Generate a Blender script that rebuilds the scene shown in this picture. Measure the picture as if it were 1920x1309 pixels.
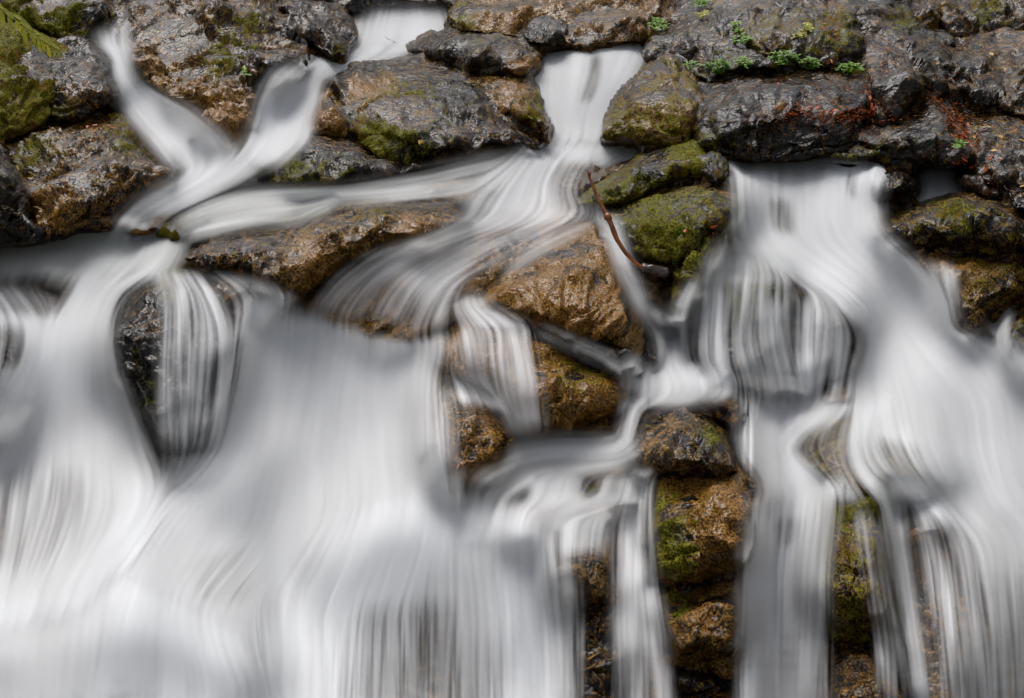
import bpy, math, random
import numpy as np
from mathutils import Vector
from mathutils.geometry import delaunay_2d_cdt

SC = bpy.context.scene
for o in list(bpy.data.objects):
    bpy.data.objects.remove(o)
COL = SC.collection
RS = np.random.RandomState(7)
random.seed(7)

# ------------------------------------------------------------------ camera
PITCH = math.radians(16.0)
FPX = 960.0 / math.tan(math.radians(18.0))
CAMZ = 5.0
cam_d = bpy.data.cameras.new('camera')
cam_d.sensor_fit = 'HORIZONTAL'
cam_d.angle = math.radians(36.0)
cam_d.clip_start = 0.05
cam_d.clip_end = 500
cam = bpy.data.objects.new('camera', cam_d)
COL.objects.link(cam)
cam.location = (0, 0, CAMZ)
cam.rotation_euler = (math.radians(90) - PITCH, 0, 0)
SC.camera = cam

# ------------------------------------------------------------------ sky and light (overcast forest stream)
SUN_EL, SUN_ROT = math.radians(64), math.radians(-28)
w = bpy.data.worlds.new('World')
SC.world = w
w.use_nodes = True
nt = w.node_tree
nt.nodes.clear()
sky = nt.nodes.new('ShaderNodeTexSky')
sky.sky_type = 'NISHITA'
sky.sun_disc = False
sky.sun_elevation = SUN_EL
sky.sun_rotation = SUN_ROT
sky.air_density = 1.0
sky.dust_density = 4.0
sky.ozone_density = 1.0
hsv = nt.nodes.new('ShaderNodeHueSaturation')
hsv.inputs['Saturation'].default_value = 0.34
bg = nt.nodes.new('ShaderNodeBackground')
bg.inputs['Strength'].default_value = 0.12
wo = nt.nodes.new('ShaderNodeOutputWorld')
nt.links.new(sky.outputs[0], hsv.inputs['Color'])
nt.links.new(hsv.outputs[0], bg.inputs['Color'])
nt.links.new(bg.outputs[0], wo.inputs['Surface'])
sun_d = bpy.data.lights.new('sun', 'SUN')
sun_d.energy = 1.25
sun_d.angle = math.radians(38)
sun_d.color = (1.0, 0.985, 0.96)
sun = bpy.data.objects.new('sun', sun_d)
COL.objects.link(sun)
# Nishita: rotation 0 puts the sun at +Y, growing clockwise seen from above
sdir = Vector((math.sin(SUN_ROT) * math.cos(SUN_EL), math.cos(SUN_ROT) * math.cos(SUN_EL), math.sin(SUN_EL)))
sun.rotation_euler = sdir.to_track_quat('Z', 'Y').to_euler()
sun.location = (0, 6, 14)

SC.view_settings.view_transform = 'Standard'
SC.view_settings.look = 'None'
SC.view_settings.gamma = 1.0
SC.view_settings.use_curve_mapping = False
SC.view_settings.exposure = 0.72
SC.render.engine = 'CYCLES'
SC.cycles.use_denoising = True
SC.cycles.denoising_prefilter = 'ACCURATE'
SC.cycles.denoising_input_passes = 'RGB'
SC.cycles.max_bounces = 5
SC.cycles.diffuse_bounces = 2
SC.cycles.glossy_bounces = 2
SC.cycles.transmission_bounces = 2
SC.cycles.transparent_max_bounces = 24
SC.cycles.caustics_reflective = False
SC.cycles.caustics_refractive = False

# ------------------------------------------------------------------ numpy helpers
def unproj(px, py, Y):
    px = np.asarray(px, float); py = np.asarray(py, float); Y = np.asarray(Y, float)
    dx = (px - 960.0) / FPX
    dy = (654.5 - py) / FPX
    cp, sp = math.cos(PITCH), math.sin(PITCH)
    ry = cp + dy * sp
    k = Y / ry
    return np.stack([dx * k, Y, CAMZ + (-sp + dy * cp) * k], -1)

def project(V):
    cp, sp = math.cos(PITCH), math.sin(PITCH)
    dz = V[:, 2] - CAMZ
    dep = V[:, 1] * cp - dz * sp
    return 960.0 + FPX * V[:, 0] / dep, 654.5 - FPX * (V[:, 1] * sp + dz * cp) / dep

def hash3(i, j, k, seed):
    h = (i.astype(np.uint32) * np.uint32(374761393) + j.astype(np.uint32) * np.uint32(668265263)
         + k.astype(np.uint32) * np.uint32(2147483647) + np.uint32(seed) * np.uint32(362437))
    h = (h ^ (h >> np.uint32(13))) * np.uint32(1274126177)
    h = (h ^ (h >> np.uint32(16))) * np.uint32(2246822519)
    return h ^ (h >> np.uint32(15))

def h01(h):
    return (h & np.uint32(0xFFFFFF)).astype(np.float64) / float(0xFFFFFF)

def vnoise(P, seed=0):
    I = np.floor(P).astype(np.int64); F = P - I
    U = F * F * F * (F * (F * 6 - 15) + 10)
    r = 0
    for a in (0, 1):
        wa = U[:, 0] if a else 1 - U[:, 0]
        for b in (0, 1):
            wb = U[:, 1] if b else 1 - U[:, 1]
            for c in (0, 1):
                wc = U[:, 2] if c else 1 - U[:, 2]
                r = r + wa * wb * wc * h01(hash3(I[:, 0] + a, I[:, 1] + b, I[:, 2] + c, seed))
    return r * 2 - 1

def fbm(P, octv=4, seed=0, gain=0.5):
    a, s, r = 1.0, 1.0, 0
    for o in range(octv):
        r = r + a * vnoise(P * s + o * 17.3, seed + o)
        a *= gain; s *= 2.03
    return r

def voro(P, seed=0):
    """conchoidal fracture: lower envelope of tilted shallow bowls (continuous, sharp ridges), and the distance to the cell borders"""
    I = np.floor(P).astype(np.int64)
    n = len(P)
    f1 = np.full(n, 9.0); f2 = np.full(n, 9.0); fac = np.full(n, 9.0)
    for a in (-1, 0, 1):
        for b in (-1, 0, 1):
            for c in (-1, 0, 1):
                i, j, k = I[:, 0] + a, I[:, 1] + b, I[:, 2] + c
                h0 = hash3(i, j, k, seed); h1 = hash3(i, j, k, seed + 1); h2 = hash3(i, j, k, seed + 2)
                dx, dy, dz = P[:, 0] - i - h01(h0), P[:, 1] - j - h01(h1), P[:, 2] - k - h01(h2)
                d2 = dx * dx + dy * dy + dz * dz
                g0, g1, g2 = (((h >> np.uint32(24)).astype(np.float64) / 127.5) - 1 for h in (h0, h1, h2))
                g = 0.9 * (g0 * dx + g1 * dy + g2 * dz) + 0.75 * d2 + 0.25 * g0 * g1
                fac = np.minimum(fac, g)
                d = np.sqrt(d2)
                m = d < f1
                f2 = np.where(m, f1, np.minimum(f2, d))
                f1 = np.where(m, d, f1)
    return fac - fac.mean(), f2 - f1

def blur(A, s):
    r = int(3 * s + 0.5)
    if r < 1: return A
    k = np.exp(-0.5 * (np.arange(-r, r + 1) / s) ** 2); k /= k.sum()
    for ax in (0, 1):
        B = np.pad(A, [(r, r) if a == ax else (0, 0) for a in (0, 1)], mode='edge')
        R = np.zeros_like(A)
        for i, kv in enumerate(k):
            R += kv * (B[i:i + A.shape[0], :] if ax == 0 else B[:, i:i + A.shape[1]])
        A = R
    return A

def maxfilt(A, r): return -minfilt(-A, r)

def minfilt(A, r):
    for ax in (0, 1):
        B = np.pad(A, [(r, r) if a == ax else (0, 0) for a in (0, 1)], mode='edge')
        R = A.copy()
        for i in range(2 * r + 1):
            R = np.minimum(R, B[i:i + A.shape[0], :] if ax == 0 else B[:, i:i + A.shape[1]])
        A = R
    return A

# ------------------------------------------------------------------ lie of the land: world distance Y of the stream bed under each sight line
STEP = 3.0
GX0, GX1, GY0, GY1 = -240, 2160, -165, 1470
gx = np.arange(GX0, GX1 + 1, STEP); gy = np.arange(GY0, GY1 + 1, STEP)
GXX, GYY = np.meshgrid(gx, gy)

LAND = """
-240 -165 18.5|-240 0 17.0|-240 200 15.4|-240 400 13.4|-240 470 12.6|-240 560 12.0|-240 800 11.0|-240 1100 10.4|-240 1470 9.3
0 -165 18.4|0 0 16.6|0 100 15.4|0 250 14.2|0 380 13.2|0 440 12.8|0 475 12.3|0 540 12.0|0 640 11.7|0 800 11.2|0 1000 10.9|0 1130 10.6|0 1160 10.1|0 1220 9.75|0 1309 9.6|0 1470 9.2
200 -165 18.8|200 0 17.0|215 60 16.4|230 140 15.6|300 230 14.8|400 310 14.1|300 370 13.6|230 425 13.0|200 470 12.4|160 540 12.0|130 600 11.7|120 700 11.4|110 850 11.15|110 1000 10.95|110 1080 10.8|200 1110 10.35|250 1135 10.0|240 1200 9.75|240 1309 9.55|240 1470 9.2
330 480 12.3|320 520 11.9|310 600 11.6|320 700 11.45|320 850 11.35|300 935 11.0|290 955 10.75|250 1040 10.6
420 -165 19.0|420 0 17.0|420 150 15.8|440 290 14.3|520 140 15.6|500 220 14.8|600 -165 21|640 0 18.8|600 60 17.4|620 110 16.5|580 145 15.8
480 360 13.5|450 420 12.9|560 370 13.4|700 350 13.6|560 480 12.4|480 540 12.0|540 575 11.7|480 620 11.5|430 700 11.35|430 840 11.1|400 900 10.8|450 1000 10.65|420 1100 10.45|440 1215 10.0|520 1100 10.5
760 -165 22|760 0 19.2|760 30 18.6|760 70 18.2|740 92 17.4|700 110 16.7|700 150 16.0|720 250 14.9|800 300 14.3|900 150 16.2|900 70 17.1|900 0 19.0|920 240 15.2
640 400 13.0|740 400 12.9|840 420 12.7|700 470 12.2|640 540 11.9|680 590 11.7|640 660 11.5|620 800 11.2|600 900 11.0|560 980 10.8|540 1100 10.55|520 1200 10.3|520 1309 10.0|500 1470 9.5
800 640 11.5|820 800 11.2|800 900 10.95|760 935 10.6|760 980 10.35|760 1100 10.15|760 1309 9.95|760 1470 9.6
1000 -165 22|1100 0 18.8|1100 60 17.3|1110 80 16.5|1110 110 16.0|1080 190 15.5|1080 260 15.1|1080 290 14.4|1000 330 13.9|950 390 13.2|1050 390 13.2|900 440 12.7|1050 430 12.6|880 520 12.2|1000 560 12.0|1100 620 11.8|1000 620 11.75|1000 720 11.5|1000 815 11.25|1100 815 11.2|1170 770 11.3
1000 860 10.95|1100 890 10.8|950 945 10.6|1080 945 10.65|1060 1040 10.4|980 1150 10.15|1000 1309 10.0|1000 1470 9.7
1200 -165 21|1250 0 18.0|1250 150 15.8|1200 265 14.9|1230 300 14.2|1200 400 13.0|1250 500 12.4|1230 600 12.0|1240 690 11.75|1260 740 11.45|1260 790 11.1|1280 880 10.7|1200 880 10.7|1190 1000 10.45|1300 1000 10.4|1200 1150 10.25|1300 1150 10.2|1200 1309 10.1|1300 1309 10.05|1250 1470 9.8
1400 -165 20|1450 0 17.2|1450 130 15.6|1450 200 14.8|1450 290 14.4|1400 345 13.3|1400 440 12.7|1390 500 12.4|1390 545 12.0|1380 650 11.8|1390 740 11.55|1420 800 11.2|1440 880 10.8|1470 960 10.5|1470 1000 10.4|1470 1150 10.3|1470 1309 10.2|1470 1470 10.0
1650 -165 19.5|1650 0 17.0|1650 150 15.5|1650 290 14.3|1620 340 13.4|1600 420 12.9|1600 470 12.6|1560 540 12.15|1550 700 11.75|1680 560 12.2|1700 660 11.85|1620 760 11.4|1640 860 11.0|1640 930 10.75|1640 1000 10.5|1640 1309 10.2|1650 1470 10.0
1860 -165 21|1860 0 18.0|1860 100 16.6|1860 200 15.2|1840 300 14.0|1760 350 13.5|1800 400 13.0|1830 470 12.6|1850 560 12.3|1830 640 12.1|1800 700 11.7|1840 800 11.3|1860 900 11.0|1860 1000 10.7|1880 1309 10.2|1880 1470 10.0
2160 -165 20|2160 0 17.5|2160 200 15.0|2160 400 13.0|2160 560 12.3|2160 700 11.7|2160 900 11.0|2160 1150 10.5|2160 1470 9.9
"""
_lp = np.array([[float(v) for v in t.split()] for t in LAND.replace('\n', '|').split('|') if t.strip()])
def _rbf():
    P = _lp[:, :2] / 1000.0
    d = np.sqrt(((P[:, None] - P[None]) ** 2).sum(-1))
    n = len(P)
    A = np.zeros((n + 3, n + 3)); A[:n, :n] = d - 0.0 * np.eye(n)
    Q = np.c_[np.ones(n), P]; A[:n, n:] = Q; A[n:, :n] = Q.T
    b = np.r_[_lp[:, 2], 0, 0, 0]
    wv = np.linalg.solve(A, b)
    X = np.stack([GXX.ravel(), GYY.ravel()], -1) / 1000.0
    out = wv[n] + X @ wv[n + 1:]
    for i in range(n):
        out += wv[i] * np.sqrt(((X - P[i]) ** 2).sum(-1))
    return out.reshape(GXX.shape)
TERR = blur(_rbf(), 4) - 0.0021 * np.clip(GYY - 560, 0, 900)      # the lower falls lean back, like the upper ones
def crest(poly, A, fall=170.0, wdt=9.0):
    """a shelf in the stream bed: below the line the bed stands A metres nearer"""
    global TERR
    P = np.array(poly, float); best = np.full(GXX.shape, 1e9); sg = np.zeros(GXX.shape)
    for i in range(len(P) - 1):
        ex, ey = P[i + 1] - P[i]; L = ex * ex + ey * ey
        t = np.clip(((GXX - P[i, 0]) * ex + (GYY - P[i, 1]) * ey) / L, 0, 1)
        dx, dy = GXX - P[i, 0] - t * ex, GYY - P[i, 1] - t * ey
        d = np.hypot(dx, dy); m = d < best
        best = np.where(m, d, best); sg = np.where(m, np.sign(ex * dy - ey * dx), sg)
    sd = best * sg; wdt = max(wdt, A / 0.027)
    ends = np.exp(-np.clip(np.maximum(P[:, 0].min() - GXX, GXX - P[:, 0].max()), 0, None) / 40.0)
    TERR = TERR - A * ends / (1 + np.exp(-np.clip(sd / wdt, -30, 30))) * np.exp(-np.clip(sd, 0, None) / fall)
crest([(110, 1100), (155, 1072), (202, 1018), (241, 975), (288, 946), (311, 940), (365, 913), (404, 866), (470, 842)], 0.54)
crest([(-130, 1168), (0, 1150), (97, 1138), (175, 1123), (253, 1111), (303, 1127), (369, 1162), (428, 1189), (480, 1222)], 0.57)
crest([(600, 1010), (640, 985), (687, 963), (772, 936), (850, 924), (889, 928), (947, 950), (1000, 990)], 0.43)
crest([(1560, 760), (1620, 735), (1700, 705), (1738, 664), (1800, 650), (1853, 664), (1930, 700), (2050, 760)], 0.38)
crest([(30, 660), (90, 622), (150, 600), (200, 612)], 0.27)
def horizontal_slope(Y, py):
    """how fast the distance of a level surface shrinks per pixel row"""
    a = PITCH + np.arctan((py - 654.5) / FPX)
    return Y / (FPX * np.sin(a) * np.cos(a))
def _ease():
    """no part of the bed may tip back beyond level"""
    global TERR
    T = TERR.copy()
    for j in range(T.shape[0] - 2, -1, -1):
        T[j] = np.minimum(T[j], T[j + 1] + 0.85 * STEP * horizontal_slope(T[j + 1], gy[j]))
    m = np.clip((GYY - 520) / 120, 0, 1)
    TERR = blur(TERR * (1 - m) + T * m, 3)
_ease()
COMP = TERR.copy()          # nearest solid surface under each sight line, filled in as the rocks are built

def sample(G, px, py):
    fx = np.clip((np.asarray(px, float) - GX0) / STEP, 0, G.shape[1] - 1.001)
    fy = np.clip((np.asarray(py, float) - GY0) / STEP, 0, G.shape[0] - 1.001)
    i = fx.astype(int); j = fy.astype(int); u = fx - i; v = fy - j
    return (G[j, i] * (1 - u) * (1 - v) + G[j, i + 1] * u * (1 - v) + G[j + 1, i] * (1 - u) * v + G[j + 1, i + 1] * u * v)

# ------------------------------------------------------------------ materials
class NT:
    def __init__(s, name):
        s.m = bpy.data.materials.new(name); s.m.use_nodes = True
        s.t = s.m.node_tree; s.t.nodes.clear()
        s.out = s.n('ShaderNodeOutputMaterial')
    def n(s, typ, **kw):
        nd = s.t.nodes.new(typ)
        for k, v in kw.items(): setattr(nd, k, v)
        return nd
    def l(s, a, b): s.t.links.new(a, b)
    def setin(s, sock, v):
        if hasattr(v, 'is_linked') or isinstance(v, bpy.types.NodeSocket): s.l(v, sock)
        else: sock.default_value = v
    def math(s, op, a, b=0.0, c=0.0, clamp=False):
        nd = s.n('ShaderNodeMath', operation=op, use_clamp=clamp)
        s.setin(nd.inputs[0], a); s.setin(nd.inputs[1], b)
        if op in ('MULTIPLY_ADD',): s.setin(nd.inputs[2], c)
        return nd.outputs[0]
    def noise(s, vec, scale, detail=4, rough=0.55, dist=0.0):
        nd = s.n('ShaderNodeTexNoise'); s.l(vec, nd.inputs['Vector'])
        nd.inputs['Scale'].default_value = scale; nd.inputs['Detail'].default_value = detail
        nd.inputs['Roughness'].default_value = rough; nd.inputs['Distortion'].default_value = dist
        return nd.outputs['Fac']
    def smooth(s, x, a, b):
        nd = s.n('ShaderNodeMapRange', interpolation_type='SMOOTHSTEP')
        s.setin(nd.inputs['Value'], x); s.setin(nd.inputs['From Min'], a); s.setin(nd.inputs['From Max'], b)
        return nd.outputs[0]
    def mix(s, f, a, b):
        nd = s.n('ShaderNodeMix', data_type='RGBA')
        s.setin(nd.inputs[0], f); s.setin(nd.inputs[6], a); s.setin(nd.inputs[7], b)
        return nd.outputs[2]
    def attr(s, name, typ='GEOMETRY'):
        nd = s.n('ShaderNodeAttribute', attribute_name=name, attribute_type=typ)
        return nd.outputs['Fac']
    def ramp(s, f, stops):
        nd = s.n('ShaderNodeValToRGB'); s.l(f, nd.inputs[0])
        e = nd.color_ramp.elements
        while len(e) < len(stops): e.new(0.5)
        for q, (p, c) in zip(e, stops):
            q.position = p; q.color = (*c, 1)
        return nd.outputs[0]

def rock_material():
    t = NT('wet_rock')
    geo = t.n('ShaderNodeNewGeometry')
    pos = geo.outputs['Position']
    nA = t.noise(pos, 3.2, 3, 0.65)
    nB = t.noise(pos, 13.0, 2.4, 0.58)
    nC = t.noise(pos, 72.0, 2, 0.75)
    tan = t.attr('tan'); gold = t.attr('gold'); moss = t.attr('moss')
    f = t.math('ADD', t.math('MULTIPLY', nA, 0.46), t.math('ADD', t.math('MULTIPLY', nB, 0.38), t.math('MULTIPLY', nC, 0.16)))
    f = t.math('ADD', f, t.math('MULTIPLY', tan, 0.30))
    base = t.ramp(f, [(0.47, (0.003, 0.0026, 0.0020)), (0.56, (0.009, 0.0065, 0.0042)), (0.64, (0.038, 0.027, 0.0155)), (0.76, (0.20, 0.135, 0.070))])
    sp = t.smooth(nC, 0.56, 0.68)
    base = t.mix(t.math('MULTIPLY', sp, 0.16), base, (0.23, 0.19, 0.135, 1))
    dk = t.smooth(nC, 0.46, 0.36)
    base = t.mix(t.math('MULTIPLY', dk, 0.35), base, (0.006, 0.006, 0.005, 1))
    g = t.math('ADD', t.math('MULTIPLY', nB, 0.55), t.math('MULTIPLY', nC, 0.45))
    gm = t.smooth(t.math('ADD', g, t.math('MULTIPLY', gold, 0.32)), 0.55, 0.75)
    gcol = t.mix(t.smooth(nC, 0.40, 0.62), (0.040, 0.017, 0.003, 1), (0.36, 0.175, 0.030, 1))
    base = t.mix(t.math('MULTIPLY', gm, 0.8), base, gcol)
    m0 = t.math('ADD', t.math('MULTIPLY', nB, 0.6), t.math('MULTIPLY', nC, 0.4))
    mm = t.smooth(t.math('ADD', m0, t.math('MULTIPLY', moss, 0.36)), 0.58, 0.76)
    mcol = t.mix(t.smooth(nC, 0.38, 0.64), (0.013, 0.017, 0.002, 1), (0.17, 0.155, 0.007, 1))
    mcol = t.mix(t.smooth(nA, 0.50, 0.66), mcol, t.mix(nC, (0.03, 0.018, 0.003, 1), (0.17, 0.105, 0.010, 1)))
    base = t.mix(t.math('MULTIPLY', mm, 0.92), base, mcol)
    h = t.math('ADD', t.math('MULTIPLY', nB, 0.85), t.math('MULTIPLY', nC, 0.03))
    bump = t.n('ShaderNodeBump'); bump.inputs['Strength'].default_value = 1.0; bump.inputs['Distance'].default_value = 0.032
    t.l(h, bump.inputs['Height'])
    p = t.n('ShaderNodeBsdfPrincipled')
    t.l(base, p.inputs['Base Color'])
    r = t.math('ADD', t.math('MULTIPLY', t.smooth(nA, 0.40, 0.62), 0.28), 0.13)
    r = t.math('ADD', r, t.math('MULTIPLY', mm, 0.42), clamp=True)
    t.l(r, p.inputs['Roughness'])
    p.inputs['IOR'].default_value = 1.45
    t.setin(p.inputs['Specular IOR Level'], t.math('SUBTRACT', 0.20, t.math('MULTIPLY', mm, 0.14)))
    t.l(bump.outputs[0], p.inputs['Normal'])
    t.l(p.outputs[0], t.out.inputs[0])
    return t.m
M_ROCK = rock_material()

def water_material():
    t = NT('silky_water')
    a = t.attr('dens'); tint = t.attr('tint'); air = t.attr('air')
    col = t.mix(air, (0.52, 0.53, 0.545, 1), (0.87, 0.875, 0.885, 1))
    col = t.mix(tint, col, (0.19, 0.22, 0.14, 1))
    nr = t.n('ShaderNodeAttribute', attribute_name='nrm', attribute_type='GEOMETRY')
    d = t.n('ShaderNodeBsdfDiffuse'); t.l(col, d.inputs['Color']); t.l(nr.outputs['Vector'], d.inputs['Normal'])
    tr = t.n('ShaderNodeBsdfTranslucent'); t.l(col, tr.inputs['Color'])
    m1 = t.n('ShaderNodeMixShader'); m1.inputs[0].default_value = 0.40
    t.l(d.outputs[0], m1.inputs[1]); t.l(tr.outputs[0], m1.inputs[2])
    tp = t.n('ShaderNodeBsdfTransparent')
    m2 = t.n('ShaderNodeMixShader'); t.l(a, m2.inputs[0]); t.l(tp.outputs[0], m2.inputs[1]); t.l(m1.outputs[0], m2.inputs[2])
    t.l(m2.outputs[0], t.out.inputs[0])
    return t.m
M_WATER = water_material()

def simple_material(name, c1, c2, scale=30, rough=0.6, spec=0.3, translucent=0.0):
    t = NT(name)
    geo = t.n('ShaderNodeNewGeometry')
    inf = t.n('ShaderNodeObjectInfo')
    nz = t.noise(geo.outputs['Position'], scale, 4, 0.6)
    f = t.math('ADD', t.math('MULTIPLY', t.smooth(nz, 0.3, 0.7), 0.7), t.math('MULTIPLY', inf.outputs['Random'], 0.3))
    col = t.mix(f, (*c1, 1), (*c2, 1))
    p = t.n('ShaderNodeBsdfPrincipled'); t.l(col, p.inputs['Base Color'])
    p.inputs['Roughness'].default_value = rough; p.inputs['Specular IOR Level'].default_value = spec
    b = t.n('ShaderNodeBump'); b.inputs['Strength'].default_value = 0.4; b.inputs['Distance'].default_value = 0.004
    t.l(nz, b.inputs['Height']); t.l(b.outputs[0], p.inputs['Normal'])
    if translucent:
        tr = t.n('ShaderNodeBsdfTranslucent'); t.l(col, tr.inputs['Color'])
        m = t.n('ShaderNodeMixShader'); m.inputs[0].default_value = translucent
        t.l(p.outputs[0], m.inputs[1]); t.l(tr.outputs[0], m.inputs[2]); t.l(m.outputs[0], t.out.inputs[0])
    else:
        t.l(p.outputs[0], t.out.inputs[0])
    return t.m

# ------------------------------------------------------------------ mesh plumbing
def make_obj(name, V, F, mat, origin=None, attrs=None, uv=None, smooth=True, parent=None):
    V = np.asarray(V, float)
    if origin is None:
        origin = np.array([V[:, 0].mean(), V[:, 1].mean(), V[:, 2].min()])
    me = bpy.data.meshes.new(name)
    F = [tuple(int(i) for i in f) for f in F]
    me.from_pydata([tuple(v) for v in (V - origin)], [], F)
    if smooth:
        me.polygons.foreach_set('use_smooth', np.ones(len(F), bool))
    if attrs:
        for k, a in attrs.items():
            at = me.attributes.new(k, 'FLOAT', 'POINT')
            at.data.foreach_set('value', np.asarray(a, np.float32))
    if uv is not None:
        ul = me.uv_layers.new(name='flow')
        li = np.empty(len(me.loops), np.int32); me.loops.foreach_get('vertex_index', li)
        ul.data.foreach_set('uv', np.asarray(uv, np.float32)[li].ravel())
    me.materials.append(mat)
    me.update()
    ob = bpy.data.objects.new(name, me)
    ob.location = tuple(origin)
    COL.objects.link(ob)
    if parent is not None: ob.parent = parent
    return ob

def tag(o, label=None, cat=None, group=None, kind=None):
    if label: o['label'] = label
    if cat: o['category'] = cat
    if group: o['group'] = group
    if kind: o['kind'] = kind
    return o

def vnormals(V, T):
    a, b, c = V[T[:, 0]], V[T[:, 1]], V[T[:, 2]]
    n = np.cross(b - a, c - a)
    N = np.zeros_like(V)
    for i in range(3): np.add.at(N, T[:, i], n)
    return N / np.maximum(np.linalg.norm(N, axis=1, keepdims=True), 1e-9)

def in_poly(P, X, Y):
    P = np.asarray(P, float); ins = np.zeros(X.shape, bool)
    j = len(P) - 1
    for i in range(len(P)):
        xi, yi = P[i]; xj, yj = P[j]
        if yi != yj:
            c = ((yi > Y) != (yj > Y)) & (X < (xj - xi) * (Y - yi) / (yj - yi) + xi)
            ins ^= c
        j = i
    return ins

def edge_dist(P, X, Y):
    d = np.full(X.shape, 1e9)
    for i in range(len(P)):
        x0, y0 = P[i]; x1, y1 = P[(i + 1) % len(P)]
        ex, ey = x1 - x0, y1 - y0
        L = ex * ex + ey * ey + 1e-9
        t = np.clip(((X - x0) * ex + (Y - y0) * ey) / L, 0, 1)
        d = np.minimum(d, (X - x0 - t * ex) ** 2 + (Y - y0 - t * ey) ** 2)
    return np.sqrt(d)

def pts(s):
    return [tuple(float(v) for v in t.split(',')) for t in s.split()]

def catmull(A, n):
    """A: (k, ...) key rows -> n rows"""
    A = np.asarray(A, float); k = len(A)
    if k == 2:
        t = np.linspace(0, 1, n).reshape((n,) + (1,) * (A.ndim - 1))
        return A[0] * (1 - t) + A[1] * t
    P = np.concatenate([[2 * A[0] - A[1]], A, [2 * A[-1] - A[-2]]])
    t = np.linspace(0, k - 1 - 1e-9, n); i = t.astype(int); f = (t - i).reshape((n,) + (1,) * (A.ndim - 1))
    p0, p1, p2, p3 = P[i], P[i + 1], P[i + 2], P[i + 3]
    return 0.5 * (2 * p1 + (p2 - p0) * f + (2 * p0 - 5 * p1 + 4 * p2 - p3) * f * f + (3 * p1 - p0 - 3 * p2 + p3) * f ** 3)

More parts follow.
